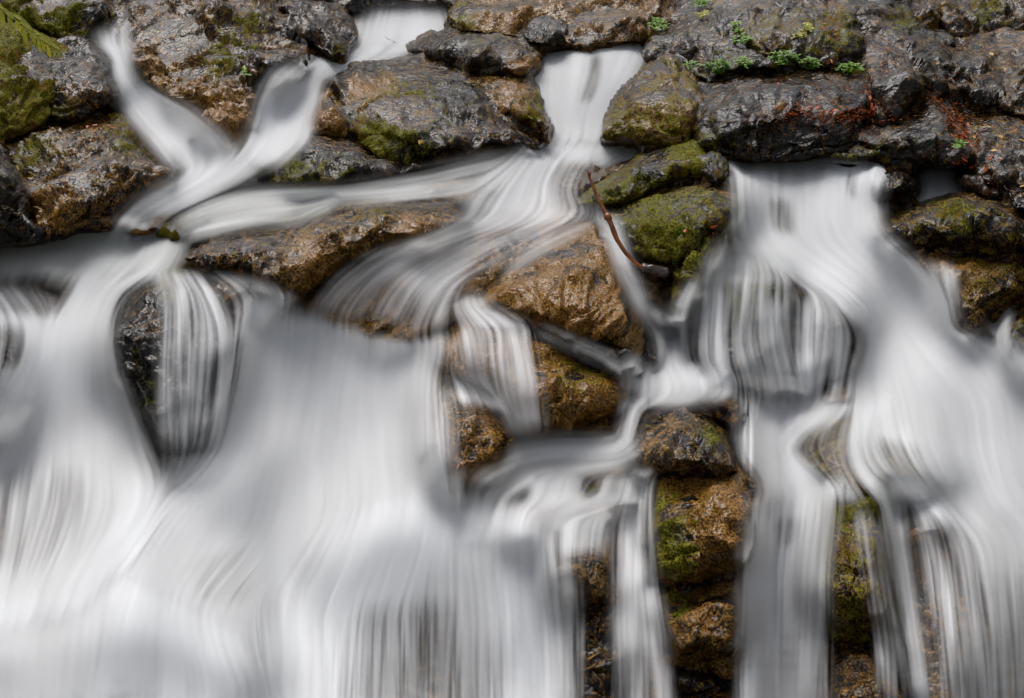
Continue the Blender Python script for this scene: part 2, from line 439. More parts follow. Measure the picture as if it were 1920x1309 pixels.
# ------------------------------------------------------------------ boulders
ROCKS = {}
_seed = [100]
def rock(name, label, outline, ridges='', lift=0.30, curl=0.11, rad=10, soft=1.6, rough=1.0, facet=1.0, cell=0.42,
         moss=0.0, gold=0.0, tan=0.0, patches=(), strata=None, jit=1.0, step=STEP, cat='boulder', group=None, thick=None, bed=0.075, bdir=(-.42, -.25, .87), bfreq=5.5, dome=1.0, oh=0.12, grow=3.0):
    """outline: px pairs traced on the photograph's plane, each vertex standing on the stream bed at its own distance;
    ridges: x,y,h points that stand h metres proud of the bed. patches: (kind, x, y, r, strength)."""
    _seed[0] += 11
    seed = _seed[0]
    rs = np.random.RandomState(seed)
    O = np.array(pts(outline), float)[:, :2]
    Oh = np.array([p[2] if len(p) > 2 else oh for p in pts(outline)])
    _c = O.mean(0); _d = O - _c; O = O + _d / np.maximum(np.linalg.norm(_d, axis=1, keepdims=True), 1) * grow
    R = np.array(pts(ridges), float) if ridges else np.zeros((0, 3))
    if len(R) == 0:
        c = O.mean(0); R = np.array([[c[0], c[1], 0.25]])
    # coarse facets through outline + ridge points
    cv = np.r_[O, R[:, :2]]
    cy = np.r_[sample(TERR, O[:, 0], O[:, 1]) - lift - Oh, sample(TERR, R[:, 0], R[:, 1]) - lift - R[:, 2]]
    n = len(O)
    res = delaunay_2d_cdt([Vector(p) for p in cv], [], [list(range(n))], 1, 1e-4)
    tv = np.array([tuple(v) for v in res[0]]); tf = res[2]; orig = res[3]
    ty = np.array([cy[o[0]] if o else np.nan for o in orig])
    if np.isnan(ty).any():
        bad = np.isnan(ty); ty[bad] = sample(TERR, tv[bad, 0], tv[bad, 1]) - lift
    # local grid
    m = 8
    x0 = math.floor((O[:, 0].min() - GX0) / STEP) - m; x1 = math.ceil((O[:, 0].max() - GX0) / STEP) + m
    y0 = math.floor((O[:, 1].min() - GY0) / STEP) - m; y1 = math.ceil((O[:, 1].max() - GY0) / STEP) + m
    LX = GX0 + STEP * np.arange(x0, x1 + 1); LY = GY0 + STEP * np.arange(y0, y1 + 1)
    XX, YY = np.meshgrid(LX, LY)
    D = np.zeros(XX.shape); Mk = np.zeros(XX.shape)
    for f in tf:
        a, b, c = tv[f[0]], tv[f[1]], tv[f[2]]
        det = (b[1] - c[1]) * (a[0] - c[0]) + (c[0] - b[0]) * (a[1] - c[1])
        if abs(det) < 1e-9: continue
        ia = max(int((min(a[0], b[0], c[0]) - LX[0]) / STEP), 0); ib = min(int((max(a[0], b[0], c[0]) - LX[0]) / STEP) + 2, XX.shape[1])
        ja = max(int((min(a[1], b[1], c[1]) - LY[0]) / STEP), 0); jb = min(int((max(a[1], b[1], c[1]) - LY[0]) / STEP) + 2, XX.shape[0])
        sx, sy = XX[ja:jb, ia:ib], YY[ja:jb, ia:ib]
        l1 = ((b[1] - c[1]) * (sx - c[0]) + (c[0] - b[0]) * (sy - c[1])) / det
        l2 = ((c[1] - a[1]) * (sx - c[0]) + (a[0] - c[0]) * (sy - c[1])) / det
        l3 = 1 - l1 - l2
        ok = (l1 >= -1e-6) & (l2 >= -1e-6) & (l3 >= -1e-6)
        v = l1 * ty[f[0]] + l2 * ty[f[1]] + l3 * ty[f[2]]
        D[ja:jb, ia:ib] = np.where(ok, v, D[ja:jb, ia:ib]); Mk[ja:jb, ia:ib] = np.where(ok, 1, Mk[ja:jb, ia:ib])
    Ds = blur(D * Mk, soft) / np.maximum(blur(Mk, soft), 1e-6)
    Dw = blur(D * Mk, 6) / np.maximum(blur(Mk, 6), 1e-9)
    ok = blur(Mk, soft) > 1e-3
    Ds = np.where(ok, Ds, Dw)
    # boulder profile: tops lean back towards the sky, bellies stand out, feet are undercut, flanks fall away
    if dome > 0:
        MkB = Mk > .5
        anyc = MkB.any(0); rows_ = np.arange(Mk.shape[0])
        top = np.where(anyc, np.argmax(MkB, 0), 0).astype(float); bot = np.where(anyc, Mk.shape[0] - 1 - np.argmax(MkB[::-1], 0), 0).astype(float)
        xs_ = np.nonzero(anyc)[0]
        top = np.interp(np.arange(Mk.shape[1]), xs_, top[xs_]); bot = np.interp(np.arange(Mk.shape[1]), xs_, bot[xs_])
        ker = np.ones(9) / 9
        top = np.convolve(np.pad(top, 4, mode='edge'), ker, 'valid'); bot = np.convolve(np.pad(bot, 4, mode='edge'), ker, 'valid')
        Hc = np.maximum(bot - top, 3)
        t_ = np.clip((rows_[:, None] - top[None]) / Hc[None], 0, 1)
        hm = np.median(Hc) * STEP * 0.0045 * dome
        gt = np.clip(1 - t_ / .45, 0, 1) ** 1.2; gb = np.clip((t_ - .70) / .30, 0, 1) ** 1.4
        s_ = np.clip((np.arange(Mk.shape[1]) - xs_.min()) / max(xs_.max() - xs_.min(), 1), 0, 1)
        wm = (O[:, 0].max() - O[:, 0].min()) * 0.0045
        Ds = Ds + min(hm * .60, .34) * gt + min(hm * .28, .17) * gb - min(hm * .15, .14) * np.sin(np.pi * t_) + min(wm * .08, .10) * dome * (np.abs(2 * s_ - 1) ** 3)[None]
    # outline, resampled and roughened
    per = []
    for i in range(n):
        a, b = O[i], O[(i + 1) % n]
        L = np.hypot(*(b - a)); k = max(1, int(L / (step * 1.1)))
        for q in range(k): per.append(a + (b - a) * q / k)
    B = np.array(per)
    for it in range(2): B = 0.5 * B + 0.25 * (np.roll(B, 1, 0) + np.roll(B, -1, 0))
    nb = len(B)
    tng = np.roll(B, -1, 0) - np.roll(B, 1, 0); tng /= np.maximum(np.linalg.norm(tng, axis=1, keepdims=True), 1e-6)
    jn = 4.5 * fbm(np.c_[B / 55.0, np.full(nb, seed * 0.37)], 2, seed) + 2.2 * fbm(np.c_[B / 14.0, np.full(nb, seed * 0.37)], 2, seed + 1)
    B = B + np.c_[-tng[:, 1], tng[:, 0]] * (jn * jit)[:, None]
    ins = in_poly(B, XX, YY)
    ed = edge_dist(B[::2] if nb > 60 else B, XX, YY)
    keep = ins & (ed > step * 0.55)
    ipx, ipy = XX[keep], YY[keep]
    # a little jitter so that no grid shows
    jx = rs.uniform(-.6, .6, ipx.shape); jy = rs.uniform(-.6, .6, ipx.shape)
    P2 = np.r_[B, np.c_[ipx + jx, ipy + jy]]
    lx = (P2[:, 0] - LX[0]) / STEP; ly = (P2[:, 1] - LY[0]) / STEP
    def loc(G):
        i = np.clip(lx.astype(int), 0, G.shape[1] - 2); j = np.clip(ly.astype(int), 0, G.shape[0] - 2)
        u = lx - i; v = ly - j
        return G[j, i] * (1 - u) * (1 - v) + G[j, i + 1] * u * (1 - v) + G[j + 1, i] * (1 - u) * v + G[j + 1, i + 1] * u * v
    Yv = loc(Ds)
    e = np.r_[np.zeros(nb), ed[keep]]
    q = np.clip(1 - e / rad, 0, 1)
    cur = curl * (1 - np.sqrt(np.clip(1 - q * q, 0, 1)))
    Yv = Yv + cur
    res = delaunay_2d_cdt([Vector(p) for p in P2], [], [list(range(nb))], 1, 1e-5)
    rv = res[0]; T = [f for f in res[2] if len(f) == 3]
    omap = [o[0] if o else -1 for o in res[3]]
    if len(rv) != len(P2) or any(o < 0 for o in omap):
        tp = np.array([tuple(v) for v in rv])
        src = np.array([o if o >= 0 else int(np.argmin(((P2 - p) ** 2).sum(1))) for o, p in zip(omap, tp)])
        P2 = tp; Yv = Yv[src]; e = e[src]; isb = src < nb
    else:
        src = np.array(omap); P2 = P2[src]; Yv = Yv[src]; e = e[src]; isb = src < nb
    T = np.array(T)
    V = unproj(P2[:, 0], P2[:, 1], Yv)
    # orient towards the viewer
    a, b, c = V[T[:, 0]], V[T[:, 1]], V[T[:, 2]]
    flip = (np.cross(b - a, c - a) * (np.array([0, 0, CAMZ]) - a)).sum(1) < 0
    T[flip] = T[flip][:, ::-1]
    N = vnormals(V, T)
    # relief: fracture facets, cracks, lumps and grain
    S = V.copy()
    if strata is not None:
        sd = np.array(strata, float); sd /= np.linalg.norm(sd)
        S = S + (S @ sd)[:, None] * sd[None] * 1.6
    wv = S + 0.06 * np.stack([fbm(S * 3.1 + 5.0 * q_, 3, seed + q_) for q_ in range(3)], -1)
    f1, c1 = voro(wv / cell, seed)
    f2, c2 = voro(wv / (cell * 0.36), seed + 31)
    f3, c3 = voro(wv / (cell * 0.14), seed + 57)
    lump = fbm(S * 2.4, 3, seed + 7)
    fine = fbm(S * 11.0, 4, seed + 9, 0.65)
    rid = 1 - np.abs(fbm(S * 6.0, 3, seed + 13))
    bd = np.array(bdir, float) + rs.normal(0, .16, 3); bd /= np.linalg.norm(bd)
    bp = (V @ bd) * bfreq + 1.0 * fbm(V * 1.5, 3, seed + 21)
    fr = bp % 1.0
    bedd = np.where(fr < 0.86, fr / 0.86, (1 - fr) / 0.14)
    bp2 = bp * 3.1 + 0.7 * fbm(V * 5.0, 2, seed + 23); fr2 = bp2 % 1.0
    bedd = bedd + 0.33 * np.where(fr2 < 0.8, fr2 / 0.8, (1 - fr2) / 0.2) - 0.15
    view = np.array([0, 0, CAMZ]) - V; view /= np.linalg.norm(view, axis=1, keepdims=True)
    facing = np.clip((N * view).sum(1), 0, 1)
    lo = np.clip(e / 8.0, 0.25, 1) * np.clip(facing * 2.2, 0.12, 1)
    hi = np.clip(e / 5.0, 0.15, 1) * np.clip((facing - 0.12) * 2.2, 0.0, 1)
    jd = np.array([.88, -.30, .25]) + rs.normal(0, .18, 3); jd /= np.linalg.norm(jd)
    fj = ((V @ jd) * 2.9 + 0.8 * fbm(V * 1.3, 2, seed + 25)) % 1.0
    jnt = np.where(fj < 0.9, fj / 0.9, (1 - fj) / 0.1)
    disp = (0.035 * lump * rough + bed * 0.8 * (jnt - 0.5) + facet * cell * 0.85 * f1 + bed * (bedd - 0.5) * np.clip(0.6 + lump, 0, 1)
            - np.clip(1 - c1 / 0.08, 0, 1) * 0.055 * facet) * lo
    disp = disp + (facet * cell * (0.20 * f2 + 0.035 * f3) + 0.010 * fine * rough + 0.03 * (rid - 0.6) * rough
            - (np.clip(1 - c2 / 0.12, 0, 1) * 0.016 + np.clip(1 - c3 / 0.14, 0, 1) * 0.006) * facet) * hi
    V = V + N * disp[:, None]
    # material attributes
    at = {'moss': np.full(len(V), moss), 'gold': np.full(len(V), gold + .05), 'tan': np.full(len(V), tan)}
    for (k, cx, cyy, r, s) in patches:
        wgt = np.clip(1.25 - np.hypot(P2[:, 0] - cx, P2[:, 1] - cyy) / r, 0, 1)
        at[k] = at[k] + s * wgt
    for k in at: at[k] = np.clip(at[k], -1, 1.2)
    at['cav'] = disp
    # close the back
    W = O[:, 0].max() - O[:, 0].min(); H = O[:, 1].max() - O[:, 1].min()
    if thick is None: thick = float(np.clip(min(W, H) * 0.0036, 0.35, 0.9))
    # boundary loop order from triangles
    ecount = {}
    for t3 in T:
        for i in range(3):
            k = (int(t3[i]), int(t3[(i + 1) % 3])); ecount[k] = 1
    nxt = {}
    for (i, j) in ecount:
        if (j, i) not in ecount: nxt[j] = i
    start = next(iter(nxt)); loop = [start]; cur_ = nxt[start]
    while cur_ != start and len(loop) < 100000 and cur_ in nxt:
        loop.append(cur_); cur_ = nxt[cur_]
    loop = loop[::1]
    L = len(loop); base = len(V)
    rim = V[loop]; ctr = rim.mean(0)
    r2 = rim * 0.93 + ctr * 0.07 + np.array([0, thick * 0.5, 0]); r3 = rim * 0.70 + ctr * 0.30 + np.array([0, thick, -0.02])
    Vall = np.r_[V, r2, r3, [ctr + np.array([0, thick * 1.15, -0.03])]]
    F = [tuple(t3) for t3 in T]
    for i in range(L):
        j = (i + 1) % L
        F.append((loop[i], loop[j], base + j, base + i)); F.append((base + i, base + j, base + L + j, base + L + i))
        F.append((base + L + i, base + L + j, base + 2 * L))
    at = {k: np.r_[v, np.full(2 * L + 1, float(np.mean(v)))] for k, v in at.items()}
    ob = make_obj(name, Vall, F, M_ROCK, attrs=at)
    tag(ob, label, cat, group)
    # enter into the composite surface
    Yg = Ds + curl * (1 - np.sqrt(np.clip(1 - np.clip(1 - ed / rad, 0, 1) ** 2, 0, 1)))
    ya, xa = max(y0, 0), max(x0, 0); yb, xb = min(y1 + 1, COMP.shape[0]), min(x1 + 1, COMP.shape[1])
    sub = (slice(ya - y0, yb - y0), slice(xa - x0, xb - x0)); g = (slice(ya, yb), slice(xa, xb))
    Yn = np.full(XX.shape, 1e9); kj, ki = np.nonzero(keep); iv = src >= nb
    Yn[kj[src[iv] - nb], ki[src[iv] - nb]] = V[iv, 1]
    Yg = np.where(Yn < 1e8, Yn, Yg)
    ppx, ppy = project(V)
    ci = np.round((ppx - LX[0]) / STEP).astype(int); cj = np.round((ppy - LY[0]) / STEP).astype(int)
    okc = (ci >= 0) & (ci < Yg.shape[1]) & (cj >= 0) & (cj < Yg.shape[0])
    Sp = np.full(XX.shape, 1e9); np.minimum.at(Sp, (cj[okc], ci[okc]), V[okc, 1])
    Yg = np.where(ins, np.minimum(Yg, Sp), Sp); ins = ins | (Sp < 1e8)
    if yb > ya and xb > xa:
        COMP[g] = np.where(ins[sub], np.minimum(COMP[g], Yg[sub]), COMP[g])
    ROCKS[name] = ob
    ob_data = dict(P2=P2, V=V, N=N, moss=at['moss'][:len(V)])
    RDATA.append((ob, ob_data))
    return ob
RDATA = []
#--DATA--

# ------------------------------------------------------------------ bedrock of the stream bed (setting)
def bedrock():
    st = 2
    X = GXX[::st, ::st]; Yp = GYY[::st, ::st]
    clo = blur(maxfilt(minfilt(COMP, 4), 4), 1.2) + 0.13     # fills the joints between rocks that belong to one mass
    Yv = np.minimum(TERR + 0.05, np.where(clo < TERR - 0.12, clo, TERR + 0.05))[::st, ::st]
    V = unproj(X.ravel(), Yp.ravel(), Yv.ravel())
    h, wd = X.shape
    idx = np.arange(h * wd).reshape(h, wd)
    Q = np.stack([idx[:-1, :-1], idx[1:, :-1], idx[1:, 1:], idx[:-1, 1:]], -1).reshape(-1, 4)
    T = np.r_[Q[:, [0, 1, 2]], Q[:, [0, 2, 3]]]
    N = vnormals(V, T)
    f1, c1 = voro(V / 0.5, 3)
    d = 0.04 * fbm(V * 2.2, 3, 5) + 0.05 * f1 + 0.012 * fbm(V * 12, 3, 8)
    V = V + N * d[:, None]
    o = make_obj('bedrock', V, Q, M_ROCK, attrs={'moss': np.full(len(V), 0.1), 'gold': np.full(len(V), 0.25), 'tan': np.full(len(V), 0.05), 'cav': d})
    tag(o, 'dark wet bedrock of the stream bed under the falls', None, None, 'structure')

def block_low_sky():
    """unseen ring of dark banks, added and shaped to block low sky light"""
    prof = []
    pathp = [(0.0, -9.5), (-4.5, -9.0), (-8.0, -6.5), (-9.3, -2), (-9.0, 4), (-8.2, 10), (-7.6, 15), (-7.5, 19), (-5, 22.5), (0, 23.5), (5, 22.5), (7.6, 19), (8.0, 15), (8.6, 10), (9.4, 4), (9.6, -2), (8.2, -6.5), (4.5, -9.0), (0.0, -9.5)]
    C = catmull(np.array(pathp, float), 130)
    hs = np.linspace(0, 1, 26)
    V = []
    for i, (x, y) in enumerate(C):
        out = np.array([x, y - 8.0]); out /= np.linalg.norm(out)
        for h in hs:
            V.append([x + out[0] * h * 4.5, y + out[1] * h * 4.5, 1.4 + max(y - 8, -6) * .12 + h * (9.0 - 4.0 * min(max((y - 12) / 8, 0), 1) - 6.0 * min(max((2 - y) / 8, 0), 1))])
    V = np.array(V); nh = len(hs)
    d = 0.7 * fbm(V * .35, 4, 40) + .25 * fbm(V * 1.3, 3, 44)
    V = V + np.stack([d * .8, d * .8, d * .3], -1)
    Q = [(i * nh + k, (i + 1) * nh + k, (i + 1) * nh + k + 1, i * nh + k + 1) for i in range(len(C) - 1) for k in range(nh - 1)]
    o = make_obj('low_sky_blocker', V, Q, M_ROCK, attrs={'moss': np.full(len(V), .8), 'gold': np.full(len(V), .2), 'tan': np.full(len(V), -.1), 'cav': d})
    tag(o, 'unseen dark mossy bank added around the stream to block low sky light', None, None, 'structure')
block_low_sky()  # added out of view to cut horizon glare on the wet rocks

# ------------------------------------------------------------------ rocks, from the back to the front
G1 = 'rocks of the upper bank'
# --- top left
rock('bank_rock', 'dark shaded rock bank with moss in the top left corner', '-200,-150 250,-150 238,-20 228,25 212,60 190,78 165,84 140,76 100,64 60,45 20,40 -200,40',
     '60,-20,.25 140,10,.35 195,20,.25 190,60,.2 100,40,.25 -60,0,.3', dome=.2, lift=.2, moss=.55, tan=-.15, patches=[('moss', 60, 20, 90, .35), ('moss', 175, 40, 40, -.5)])
rock('slope_rock', 'mossy green and rust mound below the overhanging twig', '-200,50 0,45 35,50 70,62 100,80 128,92 128,108 108,130 100,165 106,205 88,228 60,245 20,262 -200,280',
     '0,80,.25 60,90,.40 105,100,.30 40,150,.50 85,160,.40 0,190,.50 60,215,.40 -100,150,.5', oh=.22, grow=5, dome=0.30, facet=1.0, moss=0.72, bed=0.05, lift=.35, gold=.30, patches=[('moss', 70, 85, 60, .4), ('gold', 20, 180, 70, .4)])
rock('boulder', 'smooth rounded brown boulder beside the narrow chute', '104,80 140,70 168,80 190,108 212,135 228,152 232,170 229,192 218,212 200,209 180,206 160,216 140,226 108,224 94,190 94,140 116,104',
     '150,95,.25 185,125,.42 130,140,.45 165,170,.52 205,165,.48 195,195,.4 135,200,.45 110,170,.4', oh=.22, grow=5, dome=0.70, lift=.42, facet=.35, tan=.18, soft=4, rad=18, patches=[('moss', 120, 215, 40, .4), ('gold', 150, 190, 50, .3)])
rock('boulder', 'broad rough brown boulder below the mossy mound', '30,290 60,238 110,221 170,206 215,213 240,230 262,255 285,290 310,318 329,340 320,362 290,374 245,396 226,422 130,432 62,436 40,380',
     '110,240,.30 180,230,.42 230,245,.42 140,270,.55 200,270,.62 255,290,.55 160,320,.65 230,320,.68 290,335,.5 110,330,.55 170,380,.55 240,375,.52 90,390,.45 205,405,.42', oh=.22, grow=5, dome=0.60, lift=.42, gold=.30, tan=.12,
     patches=[('moss', 250, 265, 55, .55), ('moss', 60, 290, 60, .5), ('gold', 80, 390, 70, .4), ('moss', 200, 235, 40, .2)])
rock('boulder', 'near black wet rock cut off by the left edge', '-200,255 0,264 14,280 28,318 44,365 58,412 66,454 40,456 -200,456', '-20,300,.45 20,340,.50 40,400,.45 0,400,.55 -80,350,.6', lift=.75, tan=-.12, facet=1.2)
# --- big left rock between the two chutes
rock('boulder', 'big craggy brown rock standing between the two upper chutes', '236,44 262,18 330,-8 420,-60 500,-60 522,-14 532,18 545,48 556,74 566,104 552,128 526,140 506,164 486,190 476,216 466,240 456,270 446,294 424,294 400,280 380,255 350,220 320,186 290,166 262,150 240,126 234,90',
     '300,20,.25 400,0,.40 480,10,.45 515,40,.40 280,60,.45 360,60,.55 440,60,.62 500,80,.55 250,90,.35 300,120,.50 370,120,.62 430,130,.70 490,130,.60 330,165,.55 400,190,.70 450,190,.68 380,225,.58 425,250,.66 440,275,.6', oh=.22, grow=5, dome=0.30, curl=.04, lift=.30, gold=.30, tan=.05, cell=.42,
     patches=[('moss', 440, 85, 50, .75), ('moss', 400, 130, 40, .4), ('moss', 480, 40, 40, .4), ('gold', 300, 130, 60, .35), ('gold', 380, 170, 60, .3), ('gold', 430, 230, 50, .4)])
rock('boulder', 'black knobbly wet rock hanging over the middle chute', '528,60 545,48 560,72 576,88 584,104 574,126 556,138 530,142 506,160 490,170 500,130 514,90', '545,85,.20 555,110,.25 530,120,.28 515,140,.22', lift=.75, tan=-.15, curl=0.08, rad=7, facet=1.2)
rock('boulder', 'square brown boulder beside the highest stream', '524,14 536,4 560,2 600,6 640,14 656,36 667,60 665,86 656,90 650,110 620,110 598,96 582,82 566,62 545,38',
     '560,25,.20 610,25,.30 645,45,.28 590,60,.40 640,80,.35 620,95,.3 560,45,.25', lift=.45, gold=.12, tan=.08, patches=[('moss', 630, 95, 30, .4)])
# --- back wall
rock('bank_rock', 'dark shaded rock wall behind the highest fall', '540,-160 960,-160 915,-10 880,16 850,20 800,10 740,10 690,26 650,24 600,4 560,-6', '620,-20,.2 720,-20,.25 820,-20,.3 680,-80,.2 860,-40,.3', dome=.2, lift=.15, tan=-.25, curl=0.07)
rock('boulder', 'long brown slope of rock behind the upper right fall', '842,22 870,12 910,-4 990,-60 1300,-130 1270,10 1256,40 1238,64 1190,74 1100,84 1030,80 980,72 900,60 852,48',
     '930,20,.35 1000,10,.50 1080,-20,.50 1160,-20,.55 1230,0,.50 960,48,.42 1050,45,.50 1140,45,.55 1200,50,.45 890,35,.32', oh=.22, grow=5, dome=0.20, curl=.04, cell=.62, lift=.35, gold=.42, tan=.02,
     patches=[('gold', 960, 30, 90, .3), ('tan', 1110, 10, 50, .4), ('moss', 870, 30, 40, .5)])
rock('boulder', 'small dark slate coloured rock behind the grey mound', '984,62 996,42 1022,30 1052,34 1064,56 1052,76 1020,82 992,76', '1020,52,.15', lift=.75, curl=0.08, rad=7, tan=-.05)
# --- centre
rock('boulder', 'domed grey boulder with an overhung front, left of the upper right fall', '766,98 782,80 812,66 850,56 925,55 965,65 992,80 1012,98 1012,120 996,132 986,142 950,146 900,138 872,132 840,117 800,108',
     '860,72,.35 930,72,.45 820,92,.42 900,92,.62 965,95,.55 880,104,.50 930,112,.45 990,110,.40 950,125,.42 860,112,.35 985,132,.4', facet=0.6, bed=0.06, lift=.40, tan=.22, patches=[('gold', 985, 130, 35, .8), ('moss', 900, 70, 60, .25)])
rock('boulder', 'large long grey boulder with an ochre streak in the middle', '618,160 640,136 690,118 760,117 830,128 880,150 906,166 916,200 930,215 960,228 990,244 1016,272 990,287 930,283 872,299 840,300 790,296 740,291 700,276 660,256 650,234 650,210 641,190 628,176',
     '690,140,.40 760,140,.45 830,150,.48 700,170,.50 650,165,.30 670,205,.45 760,175,.62 850,180,.65 900,190,.55 740,215,.68 830,220,.75 910,235,.70 690,245,.50 770,260,.72 850,265,.78 930,262,.65 980,262,.5 800,282,.6 880,285,.6', oh=.22, grow=5, dome=0.70, curl=.04, cell=.62, facet=0.6, bed=0.06, lift=.42, tan=.15, strata=(.4, 0, .9),
     patches=[('gold', 680, 178, 38, .9), ('gold', 730, 160, 30, .8), ('moss', 760, 235, 110, .5), ('moss', 700, 255, 50, .5), ('moss', 760, 185, 50, .35)])
rock('boulder', 'ochre edged boulder with dark green streaks beside the pool', '888,152 920,140 966,143 990,157 1010,184 1024,210 1030,240 1028,270 1012,264 990,243 960,227 926,213 912,196 905,168',
     '940,160,.30 975,175,.42 1000,210,.48 1015,240,.45 950,200,.40 980,220,.45', facet=0.6, bed=0.06, lift=.50, tan=.2, gold=.35, patches=[('gold', 960, 200, 40, .6), ('moss', 1005, 205, 35, .8)])
rock('rock', 'small yellow brown rock at the foot of the middle chute', '598,182 620,171 636,185 646,206 653,236 650,258 620,257 590,252 574,250 584,230 594,205', '620,190,.2 625,215,.3 610,235,.32 640,235,.3', lift=.50, gold=.7, curl=0.09, rad=9, facet=.7)
rock('rock', 'rounded mossy rock left of the dark middle slab', '458,322 468,300 490,288 516,290 520,310 510,330 480,334', '490,302,.2 495,318,.22', lift=.45, curl=0.10, rad=9, moss=.4, gold=.15, facet=.5)
rock('boulder', 'low dark grey boulder with a slotted top in mid stream', '503,345 503,320 515,300 526,276 545,266 572,258 600,251 650,257 680,275 706,295 760,293 834,300 832,314 780,326 740,338 680,346 640,352 600,363 560,366',
     '560,275,.25 610,265,.35 660,285,.35 540,300,.40 600,295,.52 560,310,.30 640,308,.40 590,325,.55 660,325,.55 720,310,.42 780,305,.35 540,335,.45 620,345,.5 700,332,.45', facet=0.6, bed=0.06, lift=.45, tan=.14, rad=10, patches=[('moss', 560, 340, 60, .5), ('moss', 640, 345, 50, .4), ('moss', 540, 290, 30, .3)])
rock('rock', 'long low dark wet rock along the white stream', '326,390 350,366 400,342 450,327 498,327 515,346 470,356 420,360 382,372 348,390', '380,368,.15 430,345,.25 480,338,.25', lift=.40, curl=0.10, rad=7, tan=-.1, facet=.6)
rock('rock', 'small golden rock at the rim of the left pool', '235,440 258,413 290,400 324,398 312,416 292,432 268,442', '275,415,.18 290,418,.18', lift=.36, curl=0.09, rad=7, gold=.75, facet=.5)
rock('boulder', 'olive rock slab under a thin film of water', '296,440 326,408 378,386 440,372 500,376 545,392 556,412 548,428 480,430 400,444 330,450', '400,395,.18 460,385,.22 510,398,.28 350,420,.2 430,415,.24 500,415,.28', dome=.2, lift=.22, curl=0.08, moss=.5, gold=.45, tan=.15, facet=.4, rough=.6)
rock('boulder', 'wide rough grey and gold boulder at the brink of the main fall', '343,484 380,456 430,436 500,426 560,420 602,402 620,380 660,368 740,365 800,368 840,380 866,400 881,426 870,433 846,436 832,444 812,462 776,472 742,464 700,476 652,486 622,512 592,536 566,560 546,570 522,552 470,537 432,517 394,516 366,500',
     '660,385,.25 740,380,.35 810,390,.35 850,415,.32 620,410,.35 700,405,.50 780,410,.52 830,430,.42 540,440,.40 620,435,.55 700,430,.62 770,440,.55 440,455,.35 500,460,.50 580,465,.62 660,462,.60 400,490,.35 470,495,.52 540,500,.66 600,500,.6 640,480,.5 500,525,.48 550,540,.55', oh=.22, grow=5, facet=0.6, bed=0.06, lift=.42, tan=.25, gold=.22, cell=.40,
     patches=[('gold', 600, 500, 70, .6), ('gold', 780, 445, 50, .6), ('gold', 700, 420, 60, .2), ('moss', 700, 400, 60, .2), ('moss', 600, 450, 70, .15), ('tan', 440, 490, 60, -.5), ('moss', 690, 370, 50, .3)])
# --- the two domes over which the left fall divides
rock('boulder', 'tall dark dome of rock parting the left falls, veiled by strands', '203,650 214,585 238,537 284,506 322,506 362,518 384,545 422,582 448,622 446,680 432,735 408,800 380,852 350,886 318,886 296,866 268,800 236,732 212,695',
     '300,525,.40 345,535,.42 265,560,.40 310,580,.60 370,580,.55 400,620,.55 245,620,.38 300,650,.68 360,660,.70 420,660,.50 260,700,.45 320,740,.68 390,740,.5 300,800,.5 350,820,.48', dome=0.50, lift=.45, tan=-.1, gold=-.15, facet=0.45, rad=16, patches=[('gold', 285, 600, 50, .4), ('moss', 320, 520, 40, .8), ('moss', 285, 740, 40, .3)])
rock('boulder', 'smooth brown slab sliding under water towards the main fall', '372,520 430,518 500,536 545,562 540,578 500,580 470,592 458,612 440,618 418,584', '420,545,.25 470,560,.30 500,565,.25 440,585,.25', dome=.2, lift=.32, curl=0.08, rad=9, tan=.15, gold=.2, facet=.3, rough=.6)
rock('boulder', 'dark rock behind thin spray at the left edge', '-200,560 -20,560 20,590 44,640 48,700 40,760 20,800 -200,820', '-20,610,.3 20,660,.25 0,740,.3 -80,680,.35', dome=.2, lift=.25, tan=-.1)
rock('boulder', 'brown rock awash under the upper middle stream', '736,376 780,336 850,310 930,290 985,298 1000,336 960,372 870,386', '830,345,.15 900,325,.2 950,330,.2 880,365,.15', dome=.2, lift=.10, curl=.06, tan=.45, gold=.25, facet=.35, rough=.6)
# --- golden wedge in the centre
rock('boulder', 'brown slab under the sheet of water above the golden wedge', '560,580 600,545 660,500 760,480 860,470 940,440 1040,405 1110,400 1120,430 1060,452 1000,487 950,515 905,560 880,590 840,612 780,640 700,660 640,620',
     '680,540,.2 780,520,.22 880,500,.25 980,450,.25 740,580,.25 840,560,.28 700,620,.2', dome=.2, lift=.12, curl=0.07, tan=.55, gold=.5, facet=.35, rough=.7)
rock('boulder', 'golden brown wedge of layered rock in the centre of the falls', '890,590 905,556 932,530 962,505 1000,486 1060,450 1106,426 1142,444 1166,490 1190,556 1200,580 1204,640 1196,684 1170,682 1130,656 1085,646 1030,622 960,602',
     '1000,510,.30 1060,475,.35 1105,450,.32 1130,480,.45 1080,520,.60 1020,545,.55 960,550,.40 1150,540,.60 1100,580,.80 1030,590,.70 960,580,.45 1170,600,.62 1130,625,.75 1180,650,.55 1080,620,.72', oh=.22, grow=5, lift=.50, tan=.12, gold=.9, facet=.28, cell=.30, bed=.07, bfreq=8.5, dome=.6, strata=(-.35, 0, .95), rad=7, curl=0.09)
rock('boulder', 'rounded ochre rock draped with strands below the golden wedge', '828,690 832,650 852,622 885,610 940,610 1000,618 1060,640 1120,664 1166,690 1182,722 1176,760 1156,778 1100,802 1030,818 980,818 958,790 940,760 900,736 850,722',
     '900,630,.40 980,640,.55 1060,665,.62 1120,690,.60 1160,725,.50 880,690,.45 960,700,.65 1040,730,.72 1110,750,.65 980,770,.60 1060,790,.55', oh=.22, grow=5, lift=.48, gold=.62, tan=.10, facet=0.30, rough=.8, rad=15, soft=3.5, patches=[('moss', 1090, 690, 60, .55), ('gold', 1130, 740, 60, .2)])
